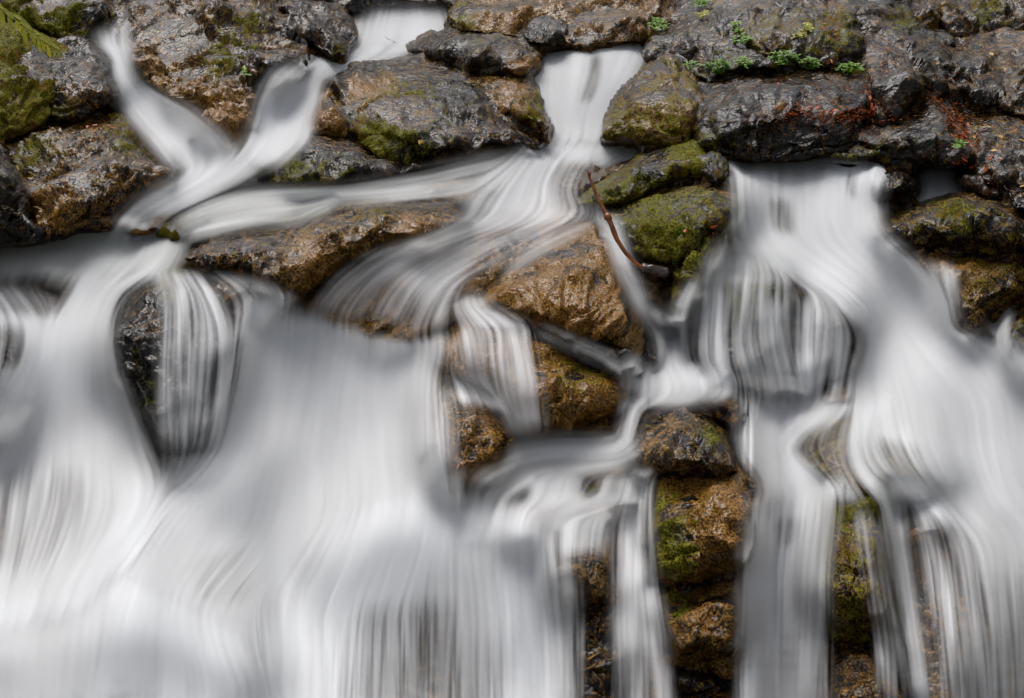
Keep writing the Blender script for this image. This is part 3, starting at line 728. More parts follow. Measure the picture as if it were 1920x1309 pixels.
rock('rock', 'black wet ledge wedged under the golden wedge', '1084,648 1120,640 1160,652 1186,668 1180,688 1150,678 1110,664', '1130,655,.08', lift=1.12, curl=0.07, rad=6, tan=-.25)
rock('boulder', 'dim rounded brown rock at the edge of the main white fall', '800,722 850,716 884,722 922,745 950,776 966,812 962,850 932,884 884,910 830,925 800,900',
     '860,745,.35 910,775,.45 940,820,.42 870,830,.50 900,870,.42 840,880,.35', lift=.52, gold=.45, tan=0, facet=.6, rad=16, soft=3, patches=[('gold', 900, 880, 50, .5)])
rock('rock', 'small brown stone between the ochre rock and the pillar', '1092,800 1110,778 1145,764 1168,766 1162,800 1150,830 1120,838 1102,826', '1130,795,.2 1145,790,.2', lift=.42, gold=.4, curl=0.09, rad=7, facet=.6)
rock('rock', 'low brown stone awash below the ochre rock', '1050,828 1070,808 1100,802 1122,822 1112,840 1070,842', '1085,820,.12', lift=0.20, gold=.3, curl=0.07, rad=6, facet=.5)
rock('boulder', 'dark rounded rock beside the thin chute right of the golden wedge', '1192,600 1212,592 1228,615 1238,650 1240,690 1222,704 1200,698 1192,660', '1212,640,.2 1222,670,.2', lift=.45, curl=0.10, rad=9, tan=-.1, facet=.5)
# --- mossy split block in the middle right
rock('boulder', 'upper layer of the split mossy block beside the bent stick', '1072,388 1100,364 1150,334 1200,300 1250,280 1290,267 1312,270 1332,290 1348,318 1330,335 1290,330 1250,345 1210,362 1170,385 1120,392',
     '1200,315,.35 1280,285,.42 1160,345,.38 1230,320,.55 1300,300,.55 1120,372,.30 1180,365,.45 1250,335,.55 1310,320,.55', oh=.22, grow=5, facet=0.6, bed=0.06, lift=.55, moss=.5, cell=.28, patches=[('moss', 1290, 300, 45, .5), ('gold', 1280, 315, 30, .4), ('moss', 1230, 295, 40, -.4)])
rock('rock', 'angular knob of stone perched on the split mossy block', '1326,300 1340,290 1362,300 1368,322 1360,338 1336,340 1324,322', '1345,312,.12', lift=.95, curl=0.08, rad=7, moss=.35, facet=1.3, cell=.18)
rock('boulder', 'main mossy block with olive face behind the bent stick', '1146,400 1190,376 1230,352 1290,332 1335,325 1358,336 1376,362 1384,388 1376,424 1364,446 1350,470 1330,480 1290,512 1255,508 1222,500 1190,490 1164,455 1150,425',
     '1240,362,.40 1310,345,.50 1200,395,.40 1270,385,.62 1340,370,.62 1365,400,.55 1210,430,.50 1270,430,.70 1320,420,.78 1355,430,.6 1200,465,.45 1250,475,.62 1300,480,.65', oh=.22, grow=5, facet=0.6, bed=0.06, lift=.62, moss=.42, cell=.36, patches=[('moss', 1240, 440, 60, .4), ('gold', 1300, 360, 50, .3), ('moss', 1220, 360, 30, .4), ('tan', 1340, 390, 40, -.3)])
rock('rock', 'mossy fin of stone on the front of the split block', '1268,470 1290,430 1320,408 1345,412 1362,440 1356,470 1344,492 1322,516 1308,545 1286,572 1276,602 1260,592 1264,556 1276,530 1262,505',
     '1310,425,.25 1335,440,.32 1290,470,.30 1320,480,.40 1290,520,.35 1280,560,.25', lift=.98, moss=.62, curl=0.10, rad=9, facet=1.1, cell=.22, patches=[('moss', 1300, 440, 40, .4), ('tan', 1335, 480, 25, -.4)])
rock('boulder', 'smooth wet tan slab beneath the butt of the stick', '1150,455 1185,488 1222,500 1258,505 1262,530 1258,560 1246,590 1225,600 1205,592 1185,555 1165,505', '1200,520,.2 1230,535,.25 1220,570,.2', dome=.2, lift=.45, curl=0.08, rad=7, tan=.35, gold=.3, facet=.25, rough=.5)
rock('rock', 'grey brown shelf of rock awash left of the split block', '1090,345 1130,322 1180,308 1215,300 1190,325 1150,345 1110,362 1085,365', '1150,328,.12', dome=.2, lift=.25, curl=0.07, rad=6, tan=.3, gold=.2, facet=.3)
# --- right massif
rock('boulder', 'huge grey rock face crowned with green sprigs', '1222,60 1255,20 1300,-20 1360,-90 1600,-120 1640,-20 1640,60 1632,120 1600,150 1540,140 1460,142 1380,150 1330,160 1292,130 1270,118 1240,122 1212,132 1205,100',
     '1290,30,.40 1360,0,.50 1440,-20,.50 1540,-20,.55 1600,20,.50 1250,80,.40 1310,80,.62 1360,70,.60 1350,120,.62 1270,100,.45 1540,60,.62 1600,80,.60 1480,120,.60 1560,120,.58 1420,125,.6', oh=.22, grow=5, dome=0.15, curl=.04, facet=0.42, bed=0.05, cell=0.75, lift=.40, tan=.20, patches=[('moss', 1560, 60, 60, .6), ('moss', 1330, 120, 60, .35), ('moss', 1480, 125, 60, .3), ('gold', 1560, 20, 40, .3)])
rock('boulder', 'dark rounded block set into the huge grey face', '1384,52 1400,28 1440,10 1490,8 1520,30 1548,70 1552,100 1500,108 1440,104 1400,92', '1420,45,.20 1470,30,.28 1500,60,.35 1450,75,.38 1520,90,.3', oh=.22, grow=5, lift=.85, curl=0.10, rad=10, tan=-.05, moss=.3, facet=.4, gold=.25)
rock('boulder', 'olive mossy shoulder of rock beside the upper right fall', '1128,262 1134,232 1160,190 1186,160 1210,132 1240,120 1275,118 1300,138 1316,170 1312,200 1300,225 1290,268 1240,270 1180,268',
     '1220,140,.30 1260,140,.35 1190,180,.38 1240,180,.50 1290,170,.42 1160,225,.35 1220,235,.52 1280,235,.45 1200,255,.45', oh=.22, grow=5, lift=.60, moss=.42, gold=.40, facet=.35, soft=3, patches=[('gold', 1240, 220, 70, .3), ('tan', 1150, 235, 40, .3)])
rock('boulder', 'long flat topped ledge strewn with red needles', '1284,140 1330,158 1400,150 1480,140 1560,138 1622,148 1640,180 1628,215 1610,240 1615,270 1580,292 1500,296 1400,297 1340,292 1310,270 1300,230 1310,185',
     '1340,172,.35 1420,165,.40 1500,155,.45 1580,160,.48 1330,195,.50 1400,195,.62 1480,200,.75 1560,190,.72 1610,200,.62 1350,225,.60 1420,230,.65 1500,220,.55 1560,218,.78 1350,260,.50 1430,260,.48 1520,262,.45 1590,262,.5', oh=.22, grow=5, dome=0.45, curl=.04, facet=0.42, bed=0.05, cell=0.75, lift=.58, tan=.18, patches=[('moss', 1330, 265, 50, .35), ('tan', 1450, 265, 90, -.4), ('tan', 1560, 270, 70, -.4)])
rock('boulder', 'tall slanting grey slab with a leaf filled crack', '1560,138 1580,60 1600,0 1640,-120 1740,-120 1706,0 1718,50 1760,80 1800,110 1850,130 1872,160 1872,190 1830,200 1790,170 1760,165 1720,190 1690,230 1640,240 1618,200 1622,150',
     '1640,40,.42 1680,-20,.45 1620,110,.52 1690,80,.62 1740,110,.62 1650,170,.66 1720,150,.72 1800,140,.55 1680,210,.6 1840,165,.5', oh=.22, grow=5, dome=0.10, curl=.04, facet=0.42, bed=0.05, cell=0.75, lift=.55, tan=.20, patches=[('moss', 1600, 110, 40, .6), ('moss', 1690, 40, 40, .5), ('tan', 1640, 90, 60, .3)])
rock('boulder', 'dark angular block with a pale top above the small dark rock', '1612,262 1640,238 1690,212 1730,186 1766,170 1786,205 1806,245 1830,290 1816,312 1760,312 1700,298 1660,290 1635,280',
     '1680,235,.45 1740,200,.52 1775,225,.55 1700,252,.66 1750,262,.62 1800,285,.45 1650,265,.4 1720,285,.45', oh=.22, grow=5, dome=0.40, curl=.04, facet=0.42, bed=0.05, cell=0.75, lift=.72, tan=.12, patches=[('tan', 1740, 285, 60, -.4), ('moss', 1650, 270, 30, .4)])
rock('rock', 'low olive stone at the head of the right cascade', '1560,292 1580,275 1610,268 1640,272 1660,288 1640,298 1590,298', '1610,280,.15', lift=.68, curl=0.08, rad=6, moss=.35, tan=.2, facet=.4)
rock('boulder', 'broad slanting slab covered in orange leaf litter', '1766,168 1800,172 1838,198 1880,205 1960,215 2100,260 2100,400 1960,392 1900,372 1850,345 1812,318 1832,290 1806,245 1786,205',
     '1820,215,.40 1880,240,.50 1960,270,.55 1850,280,.52 1910,310,.58 1880,340,.52 1830,300,.42 2000,330,.6 1960,370,.5', oh=.22, grow=5, dome=0.10, curl=.04, facet=0.42, bed=0.05, cell=0.75, lift=.50, tan=.18, gold=.05, patches=[('tan', 1870, 250, 60, .2)])
# --- far right boulders
rock('boulder', 'brown upright boulder in the shade at the top right', '1694,-100 1770,-100 1768,20 1758,55 1730,62 1712,48 1700,10', '1730,-20,.3 1745,20,.35 1725,40,.3', oh=.22, grow=5, dome=0.30, curl=.04, cell=.62, lift=.35, tan=.1, gold=.25, facet=.5)
rock('boulder', 'overhanging boulder with moss in the top right corner', '1758,-100 2100,-100 2100,70 1920,68 1870,58 1830,75 1800,78 1770,55 1762,20', '1800,-10,.35 1860,-10,.45 1920,10,.5 1830,45,.4 1900,40,.35 2000,0,.5', oh=.22, grow=5, dome=0.40, curl=.04, cell=.62, lift=.40, tan=.12, facet=.5, gold=.2, patches=[('moss', 1850, 10, 60, .5), ('tan', 1910, 50, 60, -.5)])
rock('rock', 'small round stone tucked under the top right boulders', '1740,76 1752,62 1772,58 1788,68 1790,84 1770,92 1748,90', '1766,74,.12', lift=.6, curl=0.08, rad=6, tan=.12, facet=.3, moss=.15)
rock('boulder', 'brown sloping boulder below the overhanging one', '1762,100 1800,84 1838,66 1880,60 2100,66 2100,180 1920,150 1880,152 1850,140 1800,112', '1830,90,.3 1900,85,.4 1880,120,.42 1960,120,.5 1830,110,.35', oh=.22, grow=5, dome=0.30, curl=.04, facet=0.42, bed=0.05, cell=0.75, lift=.55, tan=.2, gold=.25, rough=.7)
rock('boulder', 'dark split rock between the slabs at the right', '1768,122 1800,112 1850,124 1876,150 1880,180 1866,198 1836,200 1812,180 1790,160', '1820,140,.2 1850,165,.25 1825,175,.22', oh=.22, grow=5, lift=.95, curl=0.09, rad=7, tan=0, facet=.8)
rock('boulder', 'tan rock at the right edge above the leaf litter', '1872,160 1900,148 2100,150 2100,240 1960,222 1900,212 1876,200', '1920,175,.3 1900,190,.3 2000,190,.35', oh=.22, grow=5, dome=0.20, curl=.04, cell=.62, lift=.85, tan=.22, gold=.15, facet=.4)
rock('boulder', 'black wet boulder splitting the right cascade at its head', '1644,345 1652,318 1674,303 1698,306 1712,326 1720,352 1704,362 1674,366 1652,372', '1675,318,.2 1690,335,.3 1670,350,.28', lift=.45, curl=0.12, rad=10, tan=-.12, facet=.9, cell=.2)
rock('rock', 'pale wet grey slab beside the thin right fall', '1800,330 1840,315 1866,325 1890,350 1920,372 1900,384 1868,378 1830,362 1806,350', '1840,335,.18 1870,355,.2', lift=.55, curl=0.08, rad=7, tan=.25, facet=.4)
rock('boulder', 'smooth wet slab at the right edge below the leaf litter', '1862,318 1905,310 2100,360 2100,420 1960,410 1905,392 1888,360', '1910,340,.2 1940,375,.25', oh=.22, grow=5, dome=0.20, curl=.04, facet=0.42, bed=0.05, cell=0.75, lift=.8, rad=7, tan=.15)
rock('boulder', 'flat topped mossy ledge at the right edge, upper of two', '1646,440 1660,420 1690,398 1730,380 1790,366 1850,362 1905,378 1960,395 2100,420 2100,520 1930,492 1880,482 1820,474 1760,462 1700,464 1662,458',
     '1720,398,.35 1790,385,.42 1860,390,.50 1920,410,.50 1690,430,.40 1750,425,.55 1830,425,.65 1900,440,.65 1700,450,.4 1780,450,.5 1860,465,.5 1960,460,.6', lift=.45, moss=.22, gold=.2, tan=.1, patches=[('tan', 1800, 450, 90, -.45), ('moss', 1790, 385, 70, .35), ('tan', 1900, 460, 70, -.4)])
rock('boulder', 'dark block below with tan moss on top, lower of two right ledges', '1698,470 1750,462 1800,468 1860,476 1930,490 2100,520 2100,600 1930,565 1890,590 1868,625 1840,640 1800,632 1768,610 1750,560 1730,510',
     '1760,480,.35 1830,490,.48 1900,505,.50 1780,510,.52 1850,520,.65 1900,540,.55 1790,560,.55 1840,580,.58 1810,610,.45', facet=0.60, lift=.48, gold=.3, moss=.15, tan=-.05, patches=[('gold', 1800, 475, 70, .4), ('moss', 1850, 480, 60, .3), ('tan', 1840, 570, 80, -.35)])
rock('boulder', 'green tinged wet rock cut off by the right edge', '1884,680 1886,640 1888,600 1900,575 1930,560 2100,600 2100,720 1940,700', '1910,600,.2 1920,650,.25 2000,640,.3', lift=.55, curl=0.12, rad=10, tan=-.05, moss=.3, facet=.7)
# --- stepped blocks under the middle right curtain
rock('boulder', 'square dark block behind the curtain of strands', '1286,560 1300,535 1330,510 1380,492 1440,490 1478,500 1492,530 1486,580 1484,650 1470,720 1420,745 1340,740 1300,700 1284,640',
     '1350,515,.30 1430,510,.32 1320,545,.48 1400,545,.55 1470,540,.45 1330,620,.42 1400,620,.50 1460,620,.42 1350,700,.42 1430,700,.42', dome=0.10, lift=.40, tan=-.05, moss=.1, facet=0.30, patches=[('moss', 1400, 520, 80, .5)])
rock('boulder', 'second dark block behind fine strands right of the first', '1486,560 1510,540 1550,530 1590,538 1616,560 1618,600 1606,660 1580,715 1530,730 1492,720 1482,640',
     '1530,555,.30 1580,560,.32 1520,620,.40 1580,620,.40 1540,690,.35', dome=0.15, lift=.40, tan=-.05, facet=0.30)
rock('rock', 'rounded brown rock glazed with water below the curtain', '1312,730 1320,700 1340,684 1364,686 1380,710 1388,760 1384,806 1366,806 1340,780 1322,760', '1350,710,.2 1365,750,.25 1350,770,.22', lift=.42, curl=0.10, rad=9, tan=.2, gold=.3, facet=.35)
rock('rock', 'small reddish stone showing through the right cascade', '1538,756 1545,735 1566,724 1584,735 1584,756 1562,764', '1562,745,.1', lift=.30, curl=0.07, rad=6, gold=.5, tan=.1, facet=.4)
rock('boulder', 'broad olive brown slab under the sheet of the right cascade', '1470,850 1500,805 1560,785 1640,780 1720,810 1770,850 1790,900 1770,940 1720,945 1650,950 1600,945 1560,915 1510,880',
     '1540,825,.25 1620,820,.30 1700,850,.32 1580,870,.35 1660,890,.40 1740,910,.35 1620,925,.38', dome=.05, oh=0, lift=.12, curl=0.09, moss=.35, gold=.4, tan=.2, facet=.35, rough=.8)
rock('rock', 'small dark stone at the foot of the stream beside the pillar', '1400,950 1402,905 1412,886 1434,884 1450,905 1457,940 1440,960 1416,962', '1428,910,.15 1435,935,.18', lift=.36, curl=0.08, rad=7, gold=.3, facet=.5)
# --- pillar of stacked rocks
rock('boulder', 'flat topped pale boulder capping the pillar of stones', '1176,850 1184,800 1200,776 1240,762 1295,756 1330,775 1360,802 1366,830 1376,856 1382,886 1330,900 1270,896 1216,892 1184,880',
     '1230,785,.35 1290,775,.40 1335,800,.45 1220,830,.50 1290,820,.62 1350,840,.55 1230,870,.60 1300,868,.66 1360,875,.55', oh=.22, grow=5, lift=.42, tan=.42, gold=.22, facet=.6, patches=[('moss', 1335, 820, 35, .6), ('tan', 1320, 850, 40, -.3)])
rock('boulder', 'large gold and green block in the middle of the pillar', '1226,1040 1222,990 1228,940 1240,905 1290,890 1340,884 1382,884 1400,910 1409,950 1406,1000 1396,1050 1375,1072 1320,1086 1270,1100 1240,1090 1226,1066',
     '1270,910,.35 1330,905,.42 1380,915,.40 1250,950,.45 1300,950,.60 1360,950,.66 1395,960,.5 1250,1000,.45 1290,1010,.55 1340,1010,.70 1380,1020,.58 1250,1060,.50 1310,1060,.58', oh=.22, grow=5, lift=.52, gold=.75, facet=.9, cell=.28, patches=[('moss', 1250, 960, 45, .9), ('moss', 1265, 1040, 50, .95), ('gold', 1340, 1000, 60, .4), ('gold', 1245, 1000, 50, -.6)])
rock('boulder', 'speckled tan boulder low in the pillar', '1243,1150 1240,1112 1270,1098 1320,1088 1376,1072 1398,1090 1394,1150 1388,1200 1360,1220 1320,1236 1290,1250 1266,1244 1256,1200',
     '1280,1120,.35 1340,1105,.40 1380,1120,.35 1280,1165,.45 1340,1160,.52 1375,1170,.42 1290,1215,.42 1330,1210,.45', oh=.22, grow=5, lift=.48, gold=.55, tan=.25, facet=.8, cell=.26, patches=[('moss', 1260, 1130, 40, .8)])
rock('rock', 'wet dark stone with glints near the foot of the pillar', '1268,1290 1268,1266 1285,1256 1310,1262 1336,1270 1340,1288 1320,1300 1290,1302', '1300,1278,.15', lift=.48, curl=0.09, rad=7, tan=.05, facet=.5, cell=.2)
rock('rock', 'ochre stone wedged low on the right of the pillar', '1322,1240 1350,1222 1390,1204 1400,1230 1396,1270 1370,1280 1344,1268', '1365,1240,.18 1380,1255,.2', lift=.45, curl=0.09, rad=7, gold=.6, facet=.6)
rock('rock', 'lowest stone of the pillar at the bottom edge', '1276,1330 1290,1306 1330,1300 1346,1284 1390,1276 1400,1300 1396,1400 1290,1400', '1330,1325,.2 1370,1310,.22', lift=.45, curl=0.09, rad=7, gold=.45, facet=.6)
# --- left of the pillar: little steps
rock('boulder', 'brown shelf of rock under the upper little step', '900,905 940,880 1000,858 1080,846 1150,848 1196,868 1194,900 1180,910 1120,912 1060,916 1000,912 940,916', '980,880,.2 1060,868,.25 1140,870,.28 1020,900,.32 1100,898,.34 1170,895,.34', dome=.2, lift=0.12, curl=0.08, rad=7, tan=.35, gold=.45, facet=.35)
rock('rock', 'dark mossy lip at the end of the upper little step', '1096,912 1110,895 1150,888 1196,886 1204,910 1200,940 1160,946 1110,944', '1150,908,.16 1180,925,.16', lift=0.30, curl=0.08, rad=7, moss=.5, gold=.2, facet=.6)
rock('boulder', 'brown slab under the lower little step', '930,985 990,955 1060,940 1130,926 1176,930 1172,960 1150,990 1100,990 1050,1000 1040,1030 990,1030 950,1010', '1050,965,.25 1120,950,.3 1140,970,.3 1000,990,.2 1060,985,.3', dome=.2, lift=0.14, curl=0.08, rad=7, gold=.5, tan=.3, facet=.4)
rock('boulder', 'speckled brown rock under the lower strands', '1040,1075 1050,1030 1076,1008 1110,1005 1150,990 1150,1040 1150,1100 1130,1135 1090,1140 1054,1128', '1090,1030,.25 1130,1030,.25 1080,1080,.35 1125,1090,.32', lift=.35, gold=.35, tan=.2, facet=.6, cell=.25)
rock('boulder', 'dark wet broken rock left of the thin long fall', '1080,1160 1100,1138 1140,1110 1160,1080 1166,1150 1160,1220 1166,1309 1160,1420 1080,1420 1084,1300 1100,1240', '1120,1160,.25 1140,1140,.25 1120,1230,.3 1140,1290,.3 1110,1300,.25 1120,1370,.3', dome=.2, lift=.35, tan=-.05, gold=.2, facet=1.0, cell=.22)
rock('boulder', 'brown glazed rock behind the thin long fall', '1150,940 1170,915 1200,905 1224,930 1222,1000 1228,1060 1244,1110 1256,1180 1266,1250 1262,1420 1160,1420 1150,1250 1146,1100', '1185,960,.2 1190,1060,.25 1200,1160,.28 1210,1260,.25 1200,1360,.3', dome=.2, lift=.25, curl=0.10, gold=.4, tan=.1, facet=.5)
# --- right cliff
rock('boulder', 'dark green buttress between the two lower right falls', '1548,1000 1556,955 1580,935 1620,930 1650,944 1660,990 1668,1080 1680,1150 1676,1200 1620,1206 1560,1200 1550,1120',
     '1590,955,.3 1630,955,.32 1580,1020,.38 1635,1020,.42 1590,1100,.4 1645,1110,.45 1600,1170,.35', lift=.40, moss=.45, gold=.45, facet=.6, strata=(1, 0, .1), patches=[('moss', 1600, 945, 50, .6), ('tan', 1610, 1080, 30, -.4)])
rock('boulder', 'wet speckled rock at the bottom edge under the buttress', '1546,1300 1560,1235 1590,1205 1640,1200 1672,1215 1690,1300 1680,1420 1550,1420', '1600,1235,.3 1640,1235,.3 1600,1300,.4 1650,1310,.4', lift=.40, gold=.3, tan=.1, facet=.7)
rock('boulder', 'dim brown cliff behind the strands of the lower right fall', '1650,960 1720,948 1790,962 1850,992 1880,1060 1900,1200 1900,1420 1690,1420 1676,1250 1680,1150 1664,1060', '1720,985,.25 1800,1000,.25 1740,1080,.32 1820,1100,.3 1750,1200,.35 1840,1220,.32 1760,1330,.35', dome=.2, oh=0, lift=.14, curl=0.10, gold=.35, tan=-.05, facet=.5)

bedrock()

# ------------------------------------------------------------------ silky water
TW = blur(TERR, 3)
def comp_water():
    return blur(minfilt(COMP, 2), 3.0), blur(minfilt(COMP, 4), 7.0)
CW, CW2 = comp_water()
CMIN = minfilt(COMP, 1)

# The water is laid out from hand placed reaches (ribbon sections from bank to bank, upstream to downstream). They give every point of
# the stream a flow direction, a body (density) and a height over the rock; fine threads are then drawn out along the flow.
WS = 2.0
WX0, WX1, WY0, WY1 = -130, 2050, -40, 1430
wxs = np.arange(WX0, WX1 + 1, WS); wys = np.arange(WY0, WY1 + 1, WS)
WH, WW = len(wys), len(wxs)
FLX = np.zeros((WH, WW)); FLY = np.zeros((WH, WW))
WATERS = []
sm = lambda x: np.clip(x, 0, 1) ** 2 * (3 - 2 * np.clip(x, 0, 1))

def reach(secs, d=0.9, off=0.06, mode='drape', eu=0.25, ev=(0.15, 0.15), tint=0.0, streak=1.0, el=None, er=None, bulge=0.0):
    rows, dens = [], []
    for s in secs.strip().split('|'):
        s = s.strip(); dd = 1.0
        if '@' in s:
            s, q = s.split('@'); dd = float(q)
        rows.append(pts(s)); dens.append(dd)
    mx = max(len(r) for r in rows)
    Rr = np.array([catmull(r, mx) if len(r) != mx else np.array(r) for r in rows], float)[:, :, :2]
    wmax = max(np.abs(np.diff(r, axis=0)).sum() for r in Rr)
    lmax = max(np.hypot(*np.diff(Rr[:, k], axis=0).T).sum() for k in range(mx))
    nu = int(np.clip(wmax / 1.5, 16, 700)); nv = int(np.clip(lmax / 1.5, 16, 800))
    A = catmull(Rr, nv)
    A = np.moveaxis(catmull(np.moveaxis(A, 1, 0), nu), 0, 1)
    D = np.clip(catmull(np.array(dens), nv), 0, 1.2)
    u = np.linspace(0, 1, nu)[None]; v = np.linspace(0, 1, nv)[:, None]
    X, Yp = A[..., 0], A[..., 1]
    G = {'drape': CW, 'soft': CW2, 'land': TW}[mode]
    Yd = sample(G, X, Yp) - off - bulge * np.sin(np.pi * u) * np.sin(np.pi * v)
    el = eu if el is None else el; er = eu if er is None else er
    f = np.ones((nv, nu))
    if el > 0: f = f * sm(u / el)
    if er > 0: f = f * sm((1 - u) / er)
    if ev[0] > 0: f = f * sm(v / ev[0])
    if ev[1] > 0: f = f * sm((1 - v) / ev[1])
    dn = d * D[:, None] * f
    tx = np.gradient(X, axis=0); ty = np.gradient(Yp, axis=0); L = np.hypot(tx, ty) + 1e-6
    i = np.round((X - WX0) / WS).astype(int); j = np.round((Yp - WY0) / WS).astype(int)
    ok = (i >= 0) & (i < WW) & (j >= 0) & (j < WH)
    k = (j * WW + i)[ok]
    return k, dn[ok], Yd[ok], (tx / L)[ok], (ty / L)[ok], tint, streak, 0.0 if mode == 'land' else 1.0

def water(name, label, ribbons, cat='waterfall'):
    N = WH * WW
    D = np.zeros(N); ws = np.zeros(N); ys = np.zeros(N); ti = np.zeros(N); sk = np.zeros(N); ov = np.zeros(N)
    for r in ribbons:
        k, dn, Yd, tx, ty, tint, streak, over = reach(**r)
        D1 = np.zeros(N); np.maximum.at(D1, k, dn)
        D = 1 - (1 - np.clip(D, 0, 1)) * (1 - np.clip(D1, 0, .999))
        w_ = dn + 1e-3
        np.add.at(ws, k, w_); np.add.at(ys, k, w_ * Yd); np.add.at(ti, k, w_ * tint); np.add.at(sk, k, w_ * streak); np.add.at(ov, k, w_ * over)
        fx = FLX.reshape(-1); fy = FLY.reshape(-1)
        np.add.at(fx, k, w_ * tx); np.add.at(fy, k, w_ * ty)
    WATERS.append((name, label, cat, D.reshape(WH, WW), ws.reshape(WH, WW), ys.reshape(WH, WW), ti.reshape(WH, WW), sk.reshape(WH, WW), ov.reshape(WH, WW)))

HOLES = []
def hole(secs, d=.5, eu=.35, ev=(.3, .3)):
    """where the sheet thins out and the rock shows"""
    k, dn = reach(secs, d=d, eu=eu, ev=ev)[:2]
    H = np.zeros(WH * WW); np.maximum.at(H, k, dn); HOLES.append(H.reshape(WH, WW))

def nblur(A, Wt, s):
    return blur(A, s) / np.maximum(blur(Wt, s), 1e-9)

def finish_water():
    # smooth flow field
    fx = 0.6 * blur(FLX, 3) + 0.4 * blur(FLX, 9); fy = 0.6 * blur(FLY, 3) + 0.4 * blur(FLY, 9)
    L = np.hypot(fx, fy) + 1e-9
    fx, fy = (fx / L).astype(np.float32), (fy / L).astype(np.float32)
    allD = np.zeros((WH, WW))
    for wt in WATERS: allD = np.maximum(allD, wt[3])
    act = blur(allD, 2) > 0.004
    jj, ii = np.nonzero(act)
    rs = np.random.RandomState(3)
    def unit(A): A = A - A.mean(); return (A / A.std()).astype(np.float32)
    n0 = unit(blur(rs.normal(0, 1, (WH, WW)), 0.7)); n1 = unit(blur(rs.normal(0, 1, (WH, WW)), 2.0)); n2 = unit(blur(rs.normal(0, 1, (WH, WW)), 6.0))
    n3 = unit(blur(rs.normal(0, 1, (WH, WW)), 16.0))
    def lic(srcs, steps, h):
        acc = [np.zeros(len(ii), np.float32) for _ in srcs]; wt = 0
        for sgn in (1, -1):
            x = ii.astype(np.float32).copy(); y = jj.astype(np.float32).copy()
            for s in range(steps):
                a = np.clip(x + .5, 0, WW - 1).astype(np.int32); b = np.clip(y + .5, 0, WH - 1).astype(np.int32)
                k = b * WW + a
                g = 0.5 + 0.5 * math.cos(math.pi * s / steps)
                for q, S in enumerate(srcs): acc[q] += g * S.reshape(-1)[k]
                wt += g
                x += sgn * h * fx.reshape(-1)[k]; y += sgn * h * fy.reshape(-1)[k]
        out = []
        for a in acc:
            G = np.zeros((WH, WW), np.float32); a = a / a.std(); G[jj, ii] = a; out.append(G)
        return out
    l0, l1, l2, l3 = lic([n0, n1, n2, n3], 34, 1.6)
    l0, l1 = lic([l0, l1], 22, 1.6)
    l0 = blur(l0, .6)
    LICS = (l0, l1, l2, l3)
    keep = np.ones((WH, WW))
    for H in HOLES: keep = keep * (1 - np.clip(H, 0, 1))
    keep = blur(keep, 2.0)
    wsA = sum(wt[4] for wt in WATERS); ysA = sum(wt[5] for wt in WATERS)
    s1 = blur(wsA, 4.5); YA = blur(ysA, 4.5) / np.maximum(s1, 1e-9); YB = blur(ysA, 10.0) / np.maximum(blur(wsA, 10.0), 1e-9)
    m_ = sm(s1 / 0.25); YALL = YA * m_ + YB * (1 - m_)
    OVALL = sm((nblur(sum(wt[8] for wt in WATERS), wsA, 14) - .3) / .4)
    LIM = blur(minfilt(COMP, 3), 1.6) - 0.03
    GXw, GYw = np.meshgrid(wxs, wys)
    YF = blur(YALL, 2.0) - 0.006 * blur(l2, 1.0) - 0.012 * blur(l3, 3.0)
    YF = YF + OVALL * (np.minimum(YF, sample(LIM, GXw, GYw) - 0.02) - YF)
    wet = blur(allD, 4) > 0.01
    for it in range(2):
        for j in range(WH - 2, -1, -1):
            lim = YF[j + 1] + 0.9 * WS * horizontal_slope(YF[j + 1], wys[j])
            YF[j] = np.where(wet[j] & wet[j + 1], np.minimum(YF[j], lim), YF[j])
        YF = blur(YF, 1.5)
    for wi, (name, label, cat, D, ws, ys, ti, sk, ov) in enumerate(WATERS):
        # a wide skirt of thin water around the body
        cov = blur((ws > 0).astype(float), 3) > 0.02
        Dm = (0.64 * blur(D, 2.5) + 0.26 * blur(D, 5.5) + 0.10 * blur(D, 12.0)) * keep
        jr, ir = np.nonzero((Dm > 0.012))
        y0, y1, x0, x1 = max(jr.min() - 30, 0), min(jr.max() + 31, WH), max(ir.min() - 30, 0), min(ir.max() + 31, WW)
        sl = (slice(y0, y1), slice(x0, x1))
        D_, ws_, ys_, ti_, sk_ = Dm[sl], ws[sl], ys[sl], ti[sl], sk[sl]
        Yw = YALL[sl] - 0.010 * (wi % 6)
        Tn = nblur(ti_, ws_, 8); Sk = nblur(sk_, ws_, 6)
        a0, a1, a2, a3 = (q[sl] for q in LICS)
        Sx = np.clip(Sk - 1, 0, 1)
        n = (0.11 * a0 + 0.05 * a1 + 0.06 * a3) + Sx * (0.05 * a0 + 0.10 * a1 + 0.13 * a2)
        amp = 4 * np.clip(D_, 0, 1) * np.clip(1 - D_, 0.02, 1)
        al = np.clip(D_ + n * np.clip(Sk, 0, 1) * amp, 0, 0.985) * sm(D_ / 0.06)
        air = np.clip(0.80 + 0.03 * a2 + 0.05 * a3 + 0.03 * a1 + 0.07 * a0, 0, 1)
        Yv = YF[sl] - 0.010 * (wi % 6)
        Pn = unproj(GXw[sl], GYw[sl], 0.35 * blur(Yv, 4.0) + 0.65 * blur(Yv, 9.0))
        nn = np.cross(np.gradient(Pn, axis=1), np.gradient(Pn, axis=0)); nn /= np.maximum(np.linalg.norm(nn, axis=-1, keepdims=True), 1e-12)
        nn = np.where(((np.array([0, 0, CAMZ]) - Pn) * nn).sum(-1, keepdims=True) < 0, -nn, nn)
        idx = -np.ones(D_.shape, np.int64)
        cell = (D_ > 0.015)
        c4 = cell[:-1, :-1] | cell[1:, :-1] | cell[1:, 1:] | cell[:-1, 1:]
